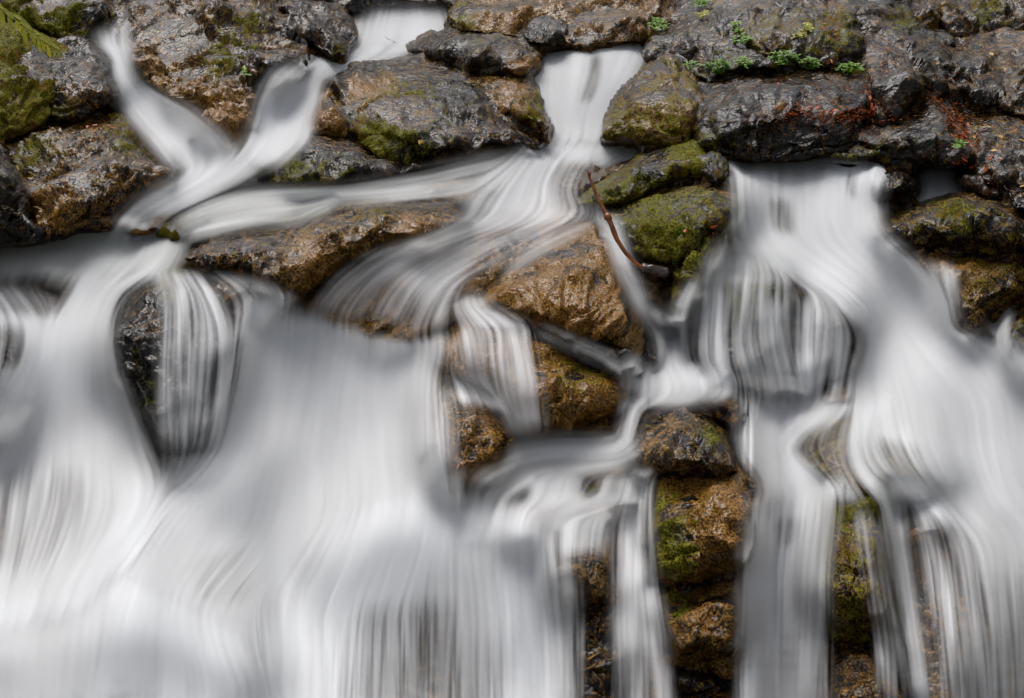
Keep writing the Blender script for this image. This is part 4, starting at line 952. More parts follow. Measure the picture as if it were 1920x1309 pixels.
        use = np.zeros(D_.shape, bool); use[:-1, :-1] |= c4; use[1:, :-1] |= c4; use[1:, 1:] |= c4; use[:-1, 1:] |= c4
        idx[use] = np.arange(use.sum())
        cj, ci = np.nonzero(c4)
        A_, B_, C_, D4 = idx[cj, ci], idx[cj + 1, ci], idx[cj + 1, ci + 1], idx[cj, ci + 1]
        Q = np.concatenate([np.stack([A_, B_, C_], -1), np.stack([A_, C_, D4], -1)])
        V = unproj(GXw[sl][use], GYw[sl][use], Yv[use])
        o = fast_obj(name, V, Q, M_WATER, {'dens': al[use], 'tint': Tn[use], 'air': air[use], 'nrm': nn[use]})
        tag(o, label, cat, None, 'structure')

def fast_obj(name, V, Q, mat, attrs):
    me = bpy.data.meshes.new(name)
    org = np.array([V[:, 0].mean(), V[:, 1].mean(), V[:, 2].min()])
    nq = len(Q)
    me.vertices.add(len(V)); me.vertices.foreach_set('co', (V - org).astype(np.float32).ravel())
    nk = Q.shape[1]
    me.loops.add(nq * nk); me.loops.foreach_set('vertex_index', Q.astype(np.int32).ravel())
    me.polygons.add(nq); me.polygons.foreach_set('loop_start', np.arange(0, nq * nk, nk, dtype=np.int32))
    me.polygons.foreach_set('use_smooth', np.ones(nq, bool))
    me.update(calc_edges=True)
    for k, a in attrs.items():
        if np.ndim(a) == 2:
            at = me.attributes.new(k, 'FLOAT_VECTOR', 'POINT'); at.data.foreach_set('vector', np.asarray(a, np.float32).ravel()); continue
        at = me.attributes.new(k, 'FLOAT', 'POINT'); at.data.foreach_set('value', np.asarray(a, np.float32))
    me.materials.append(mat)
    o = bpy.data.objects.new(name, me); o.location = tuple(org); COL.objects.link(o)
    return o
def R(secs, **k):
    k['secs'] = secs; return k


water('waterfall', 'small fall at the very top of the stream', [
    R('690,14 836,10|672,40 856,44|656,74 862,76|650,104 790,102', d=.97, mode='land', eu=.22, ev=(.25, .15), off=.04),
    R('650,36 720,30|650,70 730,70|648,92 740,92', d=.6, mode='land', off=.06, eu=.35)])
water('stream', 'pale stream winding past the square boulder', [
    R('660,78 810,84|640,98 770,110|596,112 700,126|540,132 660,156', d=.96, mode='land', off=.05, eu=.22, ev=(.15, .1), tint=.08),
    R('548,52 578,56|568,82 606,84|584,106 646,106', d=.9, mode='land', off=.12, eu=.3)], 'stream')
water('waterfall', 'smooth white fall of the middle upper chute', [
    R('540,118 670,104|500,142 612,146|478,184 604,184|466,222 592,222|456,258 585,258|440,296 540,296|420,330 500,322', d=1.0, mode='soft', off=.07, eu=.16, ev=(.15, .2)),
    R('520,140 590,140|490,200 570,200|470,280 540,280', d=.6, mode='soft', off=.08, eu=.4)])
water('waterfall', 'narrow white chute between the round boulder and the craggy rock', [
    R('160,50 246,46|176,84 248,80|206,110 246,108|212,138 246,134|222,166 264,160|230,196 306,180|240,224 360,202|268,260 404,234|296,300 446,268|320,344 480,312', d=1.0, mode='soft', off=.14, eu=.2, ev=(.15, .15)),
    R('226,160 262,156|240,220 330,205|300,290 410,270|340,340 450,320', d=.8, mode='soft', off=.1, eu=.3),
    R('270,-14 350,-18|240,16 300,8|214,50 252,40|190,90 240,80', d=.55, mode='land', off=.34, streak=1.3, eu=.3)])
water('stream', 'white stream running down into the left pool', [
    R('400,270 540,276|366,300 500,312|330,326 446,346|286,352 384,378|246,380 326,402|222,404 290,424|190,430 286,446|150,448 300,460', d=1.0, mode='soft', off=.10, eu=.2, ev=(.15, .3)),
    R('440,280 500,290|400,310 450,330|340,340 390,360|290,370 330,390', d=.85, mode='soft', off=.12, eu=.35)], 'stream')
water('waterfall', 'V shaped fall at the upper right', [
    R('986,74 1244,66|992,100 1232,92|990,150 1206,146|996,180 1180,180|1006,214 1158,210|1016,244 1146,240|1008,274 1150,274', d=.9, mode='land', off=.09, eu=.10, ev=(.10, .1), bulge=.05, tint=.06),
    R('992,92 1112,90|992,130 1112,128|994,164 1108,164', d=.8, mode='land', off=.13, eu=.14, ev=(.12, .15), streak=1.7),
    R('1140,92 1226,84|1122,134 1204,126|1084,190 1166,184|1052,240 1140,236', d=.9, mode='land', off=.14, eu=.25),
    R('996,156 1090,160|1006,200 1092,204|1026,262 1110,262', d=.9, mode='land', off=.14, eu=.3)])
water('pool', 'white foaming pool at the foot of the upper right fall', [
    R('1006,254 1296,258|990,270 1290,280|970,290 1240,298|950,316 1190,322', d=1.0, mode='land', off=.08, eu=.10, ev=(.2, .25)),
    R('1020,258 1200,262|1010,284 1190,288', d=.9, mode='land', off=.1, eu=.25, ev=(.3, .3)),
    R('1240,262 1350,284|1300,274 1400,300|1340,296 1430,330', d=.8, mode='land', off=.08, eu=.3)], 'pool')
water('stream', 'stream sliding left between the dark slab and the wide boulder', [
    R('1000,280 1010,360|900,286 900,380|800,316 800,382|720,334 720,384|640,350 640,384|540,352 530,392|450,356 430,414|390,372 350,440|320,410 290,466', d=.66, mode='soft', off=.06, eu=.25, ev=(.12, .15), tint=.10, streak=1.2),
    R('820,345 820,372|700,352 700,378|560,358 560,380|460,362 450,388|390,384 370,410', d=.75, mode='soft', off=.08, eu=.35, ev=(.2, .2)),
    R('560,376 560,400|500,384 500,416|420,396 400,436|340,420 320,456|290,440 260,470', d=.45, mode='drape', off=.06, eu=.3),
    R('640,362 640,392|560,366 556,424|480,372 470,430|400,388 380,446|320,410 300,466', d=.42, mode='drape', off=.06, eu=.25, streak=1.0, tint=.1),
    R('560,390 650,372|540,410 620,400', d=.5, mode='land', off=.06, tint=.7, eu=.3)], 'stream')
water('pool', 'greenish left pool spilling towards the left falls', [
    R('40,434 340,424|0,450 350,444|-60,476 356,470|-120,510 340,500|-130,556 300,536', d=.90, mode='land', off=.12, eu=.10, ev=(.10, .25), tint=.38, el=.0),
    R('64,436 250,432|60,450 290,447|56,462 280,459', d=.95, mode='land', off=.14, tint=.9, ev=(.25, .35), eu=.15),
    R('200,452 360,440|150,470 350,466|140,496 330,494|130,540 280,520', d=.9, mode='land', off=.16, eu=.3, ev=(.2, .3)),
    R('-130,470 160,466|-130,500 160,500|-130,530 140,520', d=.7, mode='land', off=.16, tint=.1, el=0, eu=.25)], 'pool')
water('waterfall', 'wide veil of water at the far left', [
    R('170,478 350,486|140,520 262,528|120,560 226,560|70,620 214,620|36,690 224,680|-10,770 252,750|-60,860 290,830|-110,960 330,920|-130,1060 300,1010|-130,1180 210,1100|-130,1250 140,1190', d=1.0, mode='soft', off=.10, eu=.12, ev=(.12, .1), tint=.03),
    R('120,560 214,570|90,650 212,640|50,760 230,740|20,880 250,850|0,1000 240,960', d=.8, mode='soft', off=.12, eu=.3, ev=(.2, .4), streak=1.2),
    R('-130,500 60,520|-130,550 110,560|-120,600 140,610|-110,660 120,680|-120,740 80,760|-130,840 60,860|-130,960 60,980|-130,1150 60,1150', d=.72, mode='soft', off=.16, el=0, eu=.25, ev=(.2, .1), streak=1.5),
    R('-60,540 30,530|0,580 80,570|40,640 130,620|80,690 150,670', d=.7, mode='soft', off=.18, eu=.35)])
water('waterfall', 'strands streaming over the dark dome of rock', [
    R('262,500 390,516|284,524 402,536|292,560 424,566|288,620 440,626|286,700 436,706|290,790 424,790|300,880 400,890', d=.40, mode='drape', off=.08, eu=.18, ev=(.10, .2), streak=1.7),
    R('320,530 356,536|324,580 356,580|322,680 352,680|320,780 352,780|324,860 356,860', d=.6, mode='drape', off=.07, eu=.35, ev=(.1, .2), streak=1.8),
    R('366,522 404,534|382,560 424,575|398,610 444,622|402,680 440,690|396,760 430,770|384,840 420,850', d=.75, mode='drape', off=.08, eu=.38, ev=(.1, .2), streak=1.4),
    R('300,850 440,840|290,880 440,870|280,930 420,910', d=.5, mode='soft', off=.1, eu=.3, ev=(.4, .3), streak=.5),
    R('370,508 500,526|404,530 545,552|436,570 556,570|444,610 520,600', d=.42, mode='drape', off=.05, eu=.25)])
water('stream', 'sheet of water racing over brown rock into the main fall', [
    R('970,270 1110,292|930,296 1104,326|890,336 1096,362|856,376 1120,388|840,430 1140,404|760,456 1090,428|690,474 1010,476|640,506 900,520|600,540 870,560|556,590 850,630', d=.46, mode='soft', off=.08, eu=.16, ev=(.12, .06), streak=1.1),
    R('1150,384 1130,402|1020,388 1016,424|900,396 880,452|800,440 770,494|730,480 690,540|690,530 640,590', d=.7, mode='soft', off=.10, eu=.35, ev=(.2, .35)),
    R('975,276 1070,294|940,310 1050,340|900,360 1060,384|860,400 1040,410', d=.85, mode='soft', off=.12, eu=.35),
    R('860,440 1000,440|790,480 920,500|740,530 840,560|700,590 800,640', d=.62, mode='soft', off=.12, eu=.35, ev=(.2, .1), streak=1.2),
    R('850,552 920,556|840,570 940,580|846,596 1000,604|860,616 1020,622', d=.85, mode='drape', off=.09, eu=.35),
    R('1130,404 1100,432|1060,420 1000,490|980,450 920,550', d=.4, mode='drape', off=.05, eu=.3)], 'stream')
water('waterfall', 'main broad white fall pouring down the middle left', [
    R('440,590 540,566 640,600 740,640 850,616|430,640 850,660|422,700 836,720|404,770 838,790|380,840 846,850|360,900 866,910|330,970 880,980|270,1050 840,1060|200,1130 800,1140|150,1240 800,1240|100,1420 800,1420', d=1.0, mode='soft', off=.13, eu=.09, ev=(.05, .0), tint=.05),
    R('452,590 620,590|440,660 620,660|420,760 610,760|410,850 590,860|370,930 560,960|330,1020 540,1060', d=.8, mode='soft', off=.15, eu=.3, streak=1.2, ev=(.1, .3)),
    R('640,620 830,640|640,700 830,720|630,800 836,810|620,900 850,900', d=.8, mode='soft', off=.15, eu=.3, streak=1.2, ev=(.12, .3)),
    R('440,560 560,552|440,590 550,580|430,640 530,630', d=.9, mode='drape', off=.10, eu=.2),
    R('420,826 520,850|350,872 480,920|270,920 440,990|190,990 420,1060|120,1060 400,1150|60,1120 380,1200', d=1.0, mode='soft', off=.17, eu=.28, ev=(.15, .2), streak=.8),
    R('190,880 330,870|200,940 330,930|170,1000 300,990|100,1080 240,1080', d=.8, mode='soft', off=.14, eu=.35, ev=(.3, .3), streak=.6)])
water('waterfall', 'rounded apron of water at the bottom left', [
    R('-130,1120 60,1100 230,1070 370,1120 500,1190|-130,1160 60,1136 240,1106 370,1160 500,1230|-130,1230 50,1200 240,1180 400,1230 540,1280|-130,1310 40,1296 240,1286 440,1306 580,1330|-130,1430 30,1430 240,1430 460,1430 620,1430', d=1.0, mode='soft', off=.17, eu=.10, ev=(.3, .0), tint=.0, el=0, streak=.5)])
water('waterfall', 'second rounded apron of water at the bottom centre', [
    R('600,970 740,915 880,905 1030,950|556,1030 740,960 880,955 1050,1020|510,1120 730,1060 890,1060 1060,1120|460,1220 720,1180 900,1180 1076,1220|400,1430 720,1430 900,1430 1090,1430', d=.90, mode='soft', off=.15, eu=.14, ev=(.3, .0), streak=1.0),
    R('630,975 760,920 900,915|590,1040 740,990 900,980|540,1130 730,1090 900,1080', d=.9, mode='soft', off=.17, eu=.3, ev=(.2, .4)),
    R('955,990 1010,1000|955,1080 1005,1080|955,1200 1005,1200|960,1430 1010,1430', d=.75, mode='soft', off=.16, eu=.38, ev=(.2, 0), streak=1.2),
    R('430,1150 540,1050|450,1240 640,1180|420,1310 660,1300|400,1430 660,1430', d=.9, mode='soft', off=.17, eu=.32, ev=(.25, 0))])
water('waterfall', 'curtain of strands over the ochre rock', [
    R('820,640 880,604 960,608 1010,614|828,670 1014,650|834,720 1020,720|850,770 1024,780|900,830 1034,826', d=.5, mode='drape', off=.08, eu=.2, ev=(.08, .2), streak=1.5),
    R('936,612 968,616|952,650 990,650|968,700 1010,700|980,760 1020,760|980,820 1030,826', d=.65, mode='drape', off=.08, eu=.36, streak=1.6),
    R('826,704 880,716|880,718 934,746|934,746 972,796|960,804 990,840', d=.6, mode='drape', off=.06, eu=.42, streak=.6),
    R('790,714 880,722|796,770 900,780|800,850 890,870|790,930 880,930', d=.36, mode='drape', off=.08, eu=.32, streak=1.5),
    R('1000,604 998,622|1060,626 1054,648|1120,652 1112,674|1170,682 1158,706|1188,730 1168,740', d=.7, mode='drape', off=.06, eu=.45, streak=.6)])
water('waterfall', 'thin chute along the right side of the golden wedge', [
    R('1100,396 1160,404|1128,426 1166,430|1140,460 1178,460|1152,500 1188,500|1172,540 1208,545|1188,576 1226,580|1196,600 1290,592|1206,626 1296,616', d=.95, mode='drape', off=.09, eu=.28, ev=(.12, .2), streak=.8),
    R('1296,516 1318,530|1270,552 1300,572|1240,590 1290,606', d=.7, mode='drape', off=.07, eu=.4),
    R('1200,600 1300,590|1224,640 1290,630|1226,680 1290,674|1220,710 1310,700|1190,740 1390,730', d=.85, mode='drape', off=.08, eu=.28),
    R('1170,660 1204,664|1174,700 1204,704|1178,740 1220,740', d=.75, mode='drape', off=.07, eu=.35),
    R('1176,690 1330,674|1170,714 1396,702|1168,744 1390,740|1170,770 1230,766', d=.8, mode='drape', off=.07, eu=.22, streak=.7),
    R('1290,640 1400,650|1290,690 1380,690|1300,720 1380,720', d=.5, mode='drape', off=.06, eu=.3),
    R('1166,740 1214,746|1160,786 1202,788|1150,830 1194,836|1110,852 1194,866', d=.9, mode='drape', off=.07, eu=.32)])
water('waterfall', 'little stepped cascades left of the pillar', [
    R('1204,820 1204,884|1110,812 1110,900|1010,812 1010,918|930,840 940,956|860,880 880,1000', d=.66, mode='soft', off=.07, eu=.22, streak=.5, ev=(.1, .25)),
    R('1196,836 1196,868|1100,830 1100,866|1000,830 990,880|930,850 910,900', d=.75, mode='soft', off=.08, eu=.4, streak=.4),
    R('984,892 1102,890|984,920 1102,918|974,960 1098,958', d=.85, mode='soft', off=.09, eu=.16, ev=(.2, .3), streak=1.5),
    R('1110,896 1204,888|1112,920 1196,920|1105,950 1180,948', d=.6, mode='soft', off=.08, eu=.2, streak=1.6),
    R('1186,914 1186,974|1090,920 1090,992|990,930 990,1010|910,940 910,1030|840,950 850,1040', d=.74, mode='soft', off=.08, eu=.3, streak=.5),
    R('1030,980 1146,968|1034,1010 1142,1000|1034,1060 1136,1050', d=.8, mode='soft', off=.10, eu=.2, streak=1.6, ev=(.2, .3)),
    R('900,970 1056,970|910,1040 1056,1036|910,1140 1070,1130|904,1300 1090,1300|900,1430 1090,1430', d=.86, mode='soft', off=.12, eu=.28, ev=(.15, 0), streak=1.1),
    R('1010,1040 1080,1034|1006,1140 1096,1136|1002,1290 1096,1290|1000,1430 1090,1430', d=.6, mode='soft', off=.12, eu=.3, ev=(.12, 0), streak=1.5)])
water('waterfall', 'long thin fall left of the pillar of stones', [
    R('1180,874 1232,884|1168,900 1222,900|1160,950 1222,950|1150,990 1226,990|1144,1060 1236,1060|1142,1120 1246,1120|1140,1200 1260,1200|1136,1310 1270,1310|1136,1430 1270,1430', d=.68, mode='drape', off=.07, eu=.25, ev=(.06, 0), streak=1.6),
    R('1176,896 1214,896|1166,960 1214,960|1160,1040 1214,1040|1162,1120 1204,1120|1160,1220 1200,1220|1160,1430 1200,1430', d=.75, mode='drape', off=.09, eu=.36, ev=(.1, 0))])
water('pool', 'pale head of the right cascade below the dark ledge', [
    R('1350,278 1700,286|1356,300 1730,300|1366,324 1710,322|1370,354 1670,350', d=.92, mode='land', off=.09, eu=.08, ev=(.25, .3), tint=.15),
    R('1680,286 1790,296|1690,306 1770,312', d=.6, mode='land', off=.07, eu=.3)], 'pool')
water('waterfall', 'main right hand cascade sweeping down to the corner', [
    R('1362,306 1670,304|1366,340 1660,336|1372,390 1654,384|1366,430 1664,440|1372,466 1706,476|1440,506 1752,520|1530,560 1786,570|1596,610 1792,614|1600,650 1850,640|1570,700 1950,676|1560,760 2040,740|1580,830 2040,810|1620,890 2040,880|1700,950 2040,940|1800,1010 2040,1000|1820,1100 2045,1100|1836,1240 2045,1240|1840,1430 2045,1430', d=.97, mode='soft', off=.09, eu=.14, ev=(.06, .0), er=.05),
    R('1372,330 1440,330|1376,380 1436,390|1376,430 1480,446|1420,470 1560,480|1500,520 1640,530|1590,580 1700,590', d=.85, mode='soft', off=.12, eu=.35, ev=(.15, .25)),
    R('1530,310 1654,306|1526,350 1650,346|1510,410 1646,400|1540,460 1690,456|1600,530 1740,530', d=.85, mode='soft', off=.12, eu=.3, streak=1.3, ev=(.15, .3)),
    R('1580,480 1730,480|1620,560 1770,560|1640,640 1800,640|1660,720 1900,700|1720,820 2000,800', d=.85, mode='soft', off=.13, eu=.35, ev=(.2, .3)),
    R('1330,440 1420,440|1310,480 1500,480|1300,516 1520,520', d=.55, mode='soft', off=.1, eu=.3, ev=(.4, .3), streak=.5),
    R('1712,304 1796,312|1716,336 1800,340|1720,368 1812,370|1690,390 1790,392', d=.85, mode='land', off=.16, eu=.22),
    R('1736,486 1806,500|1738,530 1806,534|1742,600 1800,606|1740,650 1800,650', d=.52, mode='drape', off=.06, eu=.25, streak=2.0),
    R('1864,560 1900,566|1856,610 1896,612|1840,660 1892,670|1800,700 1900,710', d=.7, mode='land', off=.3, eu=.32),
    R('1780,620 1960,640|1760,660 1990,690|1780,740 2040,760', d=.8, mode='soft', off=.12, eu=.3, ev=(.35, .35), streak=.7)])
water('waterfall', 'curtain of strands over the square dark block', [
    R('1320,470 1490,474|1306,500 1502,504|1294,536 1498,538', d=.66, mode='drape', off=.07, eu=.15, ev=(.25, .12), tint=.12, streak=.8),
    R('1288,534 1494,530|1288,566 1490,562|1282,640 1484,640|1284,700 1520,710|1300,760 1540,760', d=.44, mode='drape', off=.09, eu=.12, ev=(.07, .2), streak=1.6),
    R('1308,544 1370,544|1302,620 1366,620|1296,690 1360,690', d=.5, mode='drape', off=.09, eu=.3, streak=2),
    R('1420,545 1480,545|1424,640 1490,640|1426,720 1520,736|1400,790 1560,790', d=.72, mode='drape', off=.09, eu=.3, streak=1.4)])
water('waterfall', 'fine strands over the second dark block', [
    R('1484,540 1618,544|1486,580 1620,580|1484,650 1612,650|1486,710 1600,706|1480,760 1590,750', d=.52, mode='drape', off=.06, eu=.12, ev=(.12, .2), streak=2.1),
    R('1498,548 1534,550|1496,640 1526,640|1498,720 1530,720', d=.7, mode='drape', off=.08, eu=.36, streak=1.2)])
water('waterfall', 'white stream and tall curtain right of the pillar', [
    R('1370,736 1650,730|1376,780 1610,776|1374,820 1540,812|1380,858 1500,846|1408,890 1530,876|1410,926 1590,912|1390,960 1580,946', d=.95, mode='soft', off=.08, eu=.2, ev=(.12, .1), streak=.8),
    R('1366,810 1430,800|1390,850 1480,830|1430,890 1540,870|1450,930 1570,920', d=.85, mode='soft', off=.1, eu=.35),
    R('1390,930 1580,926|1390,980 1576,974|1386,1060 1562,1060|1382,1160 1560,1160|1378,1300 1556,1300|1378,1430 1556,1430', d=.85, mode='soft', off=.12, eu=.14, ev=(.08, 0), streak=1.4),
    R('1386,960 1452,966|1386,1080 1446,1080|1384,1300 1440,1300|1384,1430 1440,1430', d=.8, mode='soft', off=.14, eu=.3, ev=(.15, 0)),
    R('1490,1000 1540,1000|1490,1100 1536,1100|1480,1430 1526,1430', d=.6, mode='soft', off=.14, eu=.35, ev=(.15, 0)),
    R('1370,690 1400,696|1380,740 1400,745|1384,810 1408,806', d=.5, mode='drape', off=.07, eu=.4)])
water('waterfall', 'curving ribbon falling over the right cliff', [
    R('1580,730 1700,740|1588,780 1650,790|1580,830 1632,836|1586,880 1650,886|1610,920 1720,920|1640,950 1740,950', d=.95, mode='drape', off=.08, eu=.32, ev=(.15, .12)),
    R('1630,900 1720,920|1646,950 1704,950|1662,1010 1706,1014|1674,1090 1716,1094|1688,1180 1728,1184|1706,1309 1746,1309|1716,1430 1756,1430', d=.95, mode='drape', off=.12, eu=.36, ev=(.1, 0), streak=.8),
    R('1690,920 1840,960|1706,960 1850,980|1726,1050 1866,1050|1740,1180 1880,1180|1750,1309 1890,1309|1756,1430 1890,1430', d=.48, mode='drape', off=.09, eu=.18, ev=(.12, 0), streak=1.9),
    R('1760,950 1800,960|1790,1040 1826,1044|1810,1160 1846,1160|1826,1309 1860,1309|1830,1430 1864,1430', d=.55, mode='drape', off=.1, eu=.36, ev=(.12, 0)),
    R('1630,790 1900,800|1650,840 1900,850|1700,900 1900,910|1740,940 1880,960', d=.52, mode='drape', off=.07, eu=.22, ev=(.2, .2)),
    R('1596,950 1670,944|1606,1020 1676,1020|1620,1120 1690,1120|1640,1230 1700,1230|1650,1430 1700,1430', d=.34, mode='drape', off=.06, eu=.25, streak=2),
    R('1480,800 1620,776|1480,850 1610,840|1530,910 1620,896|1560,950 1640,940', d=.42, mode='drape', off=.07, eu=.28)])

hole('1102,94 1134,90|1106,130 1130,130|1092,170 1120,178|1078,198 1102,204', .62)
hole('1430,360 1490,365|1436,400 1494,410|1446,446 1496,450', .55)
hole('1584,312 1608,312|1584,345 1610,345|1588,380 1614,380', .5)
hole('1482,536 1502,542|1480,640 1498,640|1476,720 1500,730', .6)
hole('1440,968 1514,962|1452,1000 1506,995|1462,1040 1486,1036', .5)
hole('1476,796 1594,780|1486,860 1590,850|1536,925 1604,912', .5)
hole('1632,806 1740,826|1636,850 1750,880|1676,896 1770,916', .5)
hole('640,1110 900,1090|600,1210 920,1200|590,1420 920,1420', .52, ev=(.4, 0))
hole('-60,505 150,495|-60,550 150,560|0,605 135,605', .6)
hole('-20,604 50,596|-20,650 56,650|-20,700 48,700', .6)
hole('360,1030 500,1000|340,1090 490,1070|380,1160 480,1140', .22)
hole('760,316 960,296|770,350 960,345|790,378 950,376', .35)
hole('590,570 740,480|620,612 820,545|690,650 850,620', .62)
hole('850,470 1060,415|850,510 1010,480|850,555 940,540', .55)
hole('-130,860 180,840|-130,1000 220,960|-130,1120 150,1100', .36)
hole('826,728 950,764|830,780 972,790|830,850 976,850|824,916 940,900', .93, eu=.25, ev=(.2, .25))
hole('1010,640 1180,690|1020,720 1190,740|1040,800 1170,800', .6)
hole('920,520 1110,440|930,560 1170,520|980,590 1190,620', .5)

finish_water()

# ------------------------------------------------------------------ the bent stick and its butt
M_STICK = simple_material('wet_branch_wood', (0.06, 0.014, 0.006), (0.40, 0.13, 0.04), 9, 0.35, 0.5)
M_BARK = simple_material('wet_bark', (0.012, 0.008, 0.006), (0.10, 0.06, 0.045), 35, 0.3, 0.5)
M_GREEN = simple_material('sprig_leaf', (0.06, 0.15, 0.008), (0.22, 0.38, 0.02), 40, 0.45, 0.4, 0.3)
M_WILLOW = simple_material('willow_leaf', (0.20, 0.24, 0.02), (0.50, 0.44, 0.07), 30, 0.45, 0.4, 0.3)
M_LEAFR = simple_material('fallen_leaf_red', (0.22, 0.03, 0.006), (0.58, 0.13, 0.014), 60, 0.5, 0.35, 0.15)
M_LEAFY = simple_material('fallen_leaf_yellow', (0.40, 0.20, 0.01), (0.55, 0.34, 0.03), 60, 0.5, 0.35, 0.15)
M_MOSS = simple_material('moss_tufts', (0.03, 0.032, 0.003), (0.13, 0.12, 0.009), 14, 0.8, 0.1, 0.2)
M_MOSSB = simple_material('moss_cushion', (0.06, 0.13, 0.008), (0.17, 0.27, 0.02), 50, 0.8, 0.1, 0.2)

def tube(path, radii, sides=10, seed=1, gnarl=0.0):
    P = np.array(path, float); n = len(P)
    V, F = [], []
    tg = np.gradient(P, axis=0); tg /= np.linalg.norm(tg, axis=1, keepdims=True)
    for i in range(n):
        t = tg[i]; a = np.cross(t, [0.31, 0.9, 0.2]); a /= np.linalg.norm(a); b = np.cross(t, a)
        for k in range(sides):
            an = 2 * math.pi * k / sides
            r = radii[i] * (1 + gnarl * vnoise(np.array([[k * 1.7, i * 0.45, seed * 3.3]]), seed)[0])
            V.append(P[i] + (a * math.cos(an) + b * math.sin(an)) * r)
    for i in range(n - 1):
        for k in range(sides):
            k2 = (k + 1) % sides
            F.append((i * sides + k, i * sides + k2, (i + 1) * sides + k2, (i + 1) * sides + k))
    V.append(P[0]); V.append(P[-1])
    for k in range(sides):
        F.append((len(V) - 2, (k + 1) % sides, k)); F.append((len(V) - 1, (n - 1) * sides + k, (n - 1) * sides + (k + 1) % sides))
    return np.array(V), F

def empty(name, loc):
    e = bpy.data.objects.new(name, None); e.location = tuple(loc); e.empty_display_size = .05
    COL.objects.link(e); return e

CSM = blur(COMP, 1.0)
CNEAR = minfilt(COMP, 4)
def surf(x, y, off=0.0):
    return unproj(x, y, sample(CSM, x, y) - off)

def stick():
    keys = np.array([[1104, 330], [1112, 350], [1122, 374], [1133, 396], [1142, 412], [1150, 432], [1160, 455], [1174, 475], [1190, 492], [1204, 503]], float)
    k = catmull(keys, 40)
    # stands in the water's edge, lower half lying on the slab, upper half leaning clear of the block
    Yv = sample(CNEAR, k[:, 0], k[:, 1]) - 0.15
    for i in range(38, -1, -1): Yv[i] = min(Yv[i], Yv[i + 1] + 0.004)
    Yv = np.minimum(Yv, np.polyval(np.polyfit(np.arange(40), Yv, 2), np.arange(40)))
    Yv = np.convolve(np.r_[[Yv[0]] * 5, Yv, [Yv[-1]] * 5], np.ones(11) / 11, 'valid')
    P = unproj(k[:, 0], k[:, 1], Yv)
    rad = np.interp(np.linspace(0, 1, 40), [0, .25, .36, .42, .5, 1], [.009, .013, .015, .022, .018, .013])
    root = empty('bent_branch', P[-1])
    tag(root, 'bent reddish broken stick leaning across the thin chute', 'stick')
    o = P[-1]
    V, F = tube(P, rad, 10, 4, .25)
    sh = make_obj('shaft', V - o, F, M_STICK, origin=np.zeros(3), parent=root)
    # forked, splintered tip
    for dx, dy in ((-3, -12), (4, -10)):
        q = np.array([P[1], unproj(k[0, 0] + dx * .5, k[0, 1] + dy * .5, Yv[0]), unproj(k[0, 0] + dx, k[0, 1] + dy, Yv[0])])
        V, F = tube(q, [.009, .007, .002], 6, 5)
        make_obj('splinter', V - o, F, M_STICK, origin=np.zeros(3), parent=root)
    kn = unproj(1139, 406, Yv[14] - .01)
    V, F = tube(np.array([kn + [-.02, 0, .02], kn, kn + [.03, -.01, -.02]]), [.012, .03, .012], 9, 8, .4)
    make_obj('knot', V - o, F, M_STICK, origin=np.zeros(3), parent=root)
    # the stump of wood it rests against
    k2 = catmull(np.array([[1203, 500], [1215, 503], [1230, 508], [1246, 511], [1256, 512]], float), 14)
    y2 = float(sample(CNEAR, 1235, 508)) - 0.08
    P2 = unproj(k2[:, 0], k2[:, 1], np.full(14, y2))
    V, F = tube(P2, np.interp(np.linspace(0, 1, 14), [0, .1, .5, .85, 1], [.018, .032, .036, .048, .030]), 12, 9, .45)
    st = make_obj('driftwood', V, F, M_BARK)
    tag(st, 'short dark wet stump of driftwood at the foot of the bent stick', 'driftwood')
stick()

# ------------------------------------------------------------------ leaves
def leaf_mesh(name, mat, L=1.0, W=0.34, curl=0.18):
    n = 5
    V, F = [], []
    for i in range(n + 1):
        t = i / n
        wv = W * math.sin(math.pi * min(t * .9 + .06, 1)) ** .8 * .5
        z = -curl * (t - .35) ** 2
        V += [(t * L, -wv, z + .06 * W), (t * L, 0, z), (t * L, wv, z + .06 * W)]
    for i in range(n):
        a = i * 3
        F += [(a, a + 3, a + 4, a + 1), (a + 1, a + 4, a + 5, a + 2)]
    me = bpy.data.meshes.new(name); me.from_pydata(V, [], F); me.materials.append(mat)
    me.polygons.foreach_set('use_smooth', np.ones(len(F), bool)); me.update()
    return me

def leaf_geo(base, direction, up, L, W, curl=.25):
    d = np.array(direction, float); d /= np.linalg.norm(d)
    s = np.cross(d, up); s /= max(np.linalg.norm(s), 1e-6); u = np.cross(s, d)
    V = []
    for t, wv in ((0, .05), (.3, .48), (.65, .42), (1, .02)):
        c = np.array(base) + d * L * t - u * curl * L * t * t
        V += [c - s * W * wv + u * .1 * W, c, c + s * W * wv + u * .1 * W]
    F = []
    for i in range(3):
        a = i * 3; F += [(a, a + 3, a + 4, a + 1), (a + 1, a + 4, a + 5, a + 2)]
    return V, F

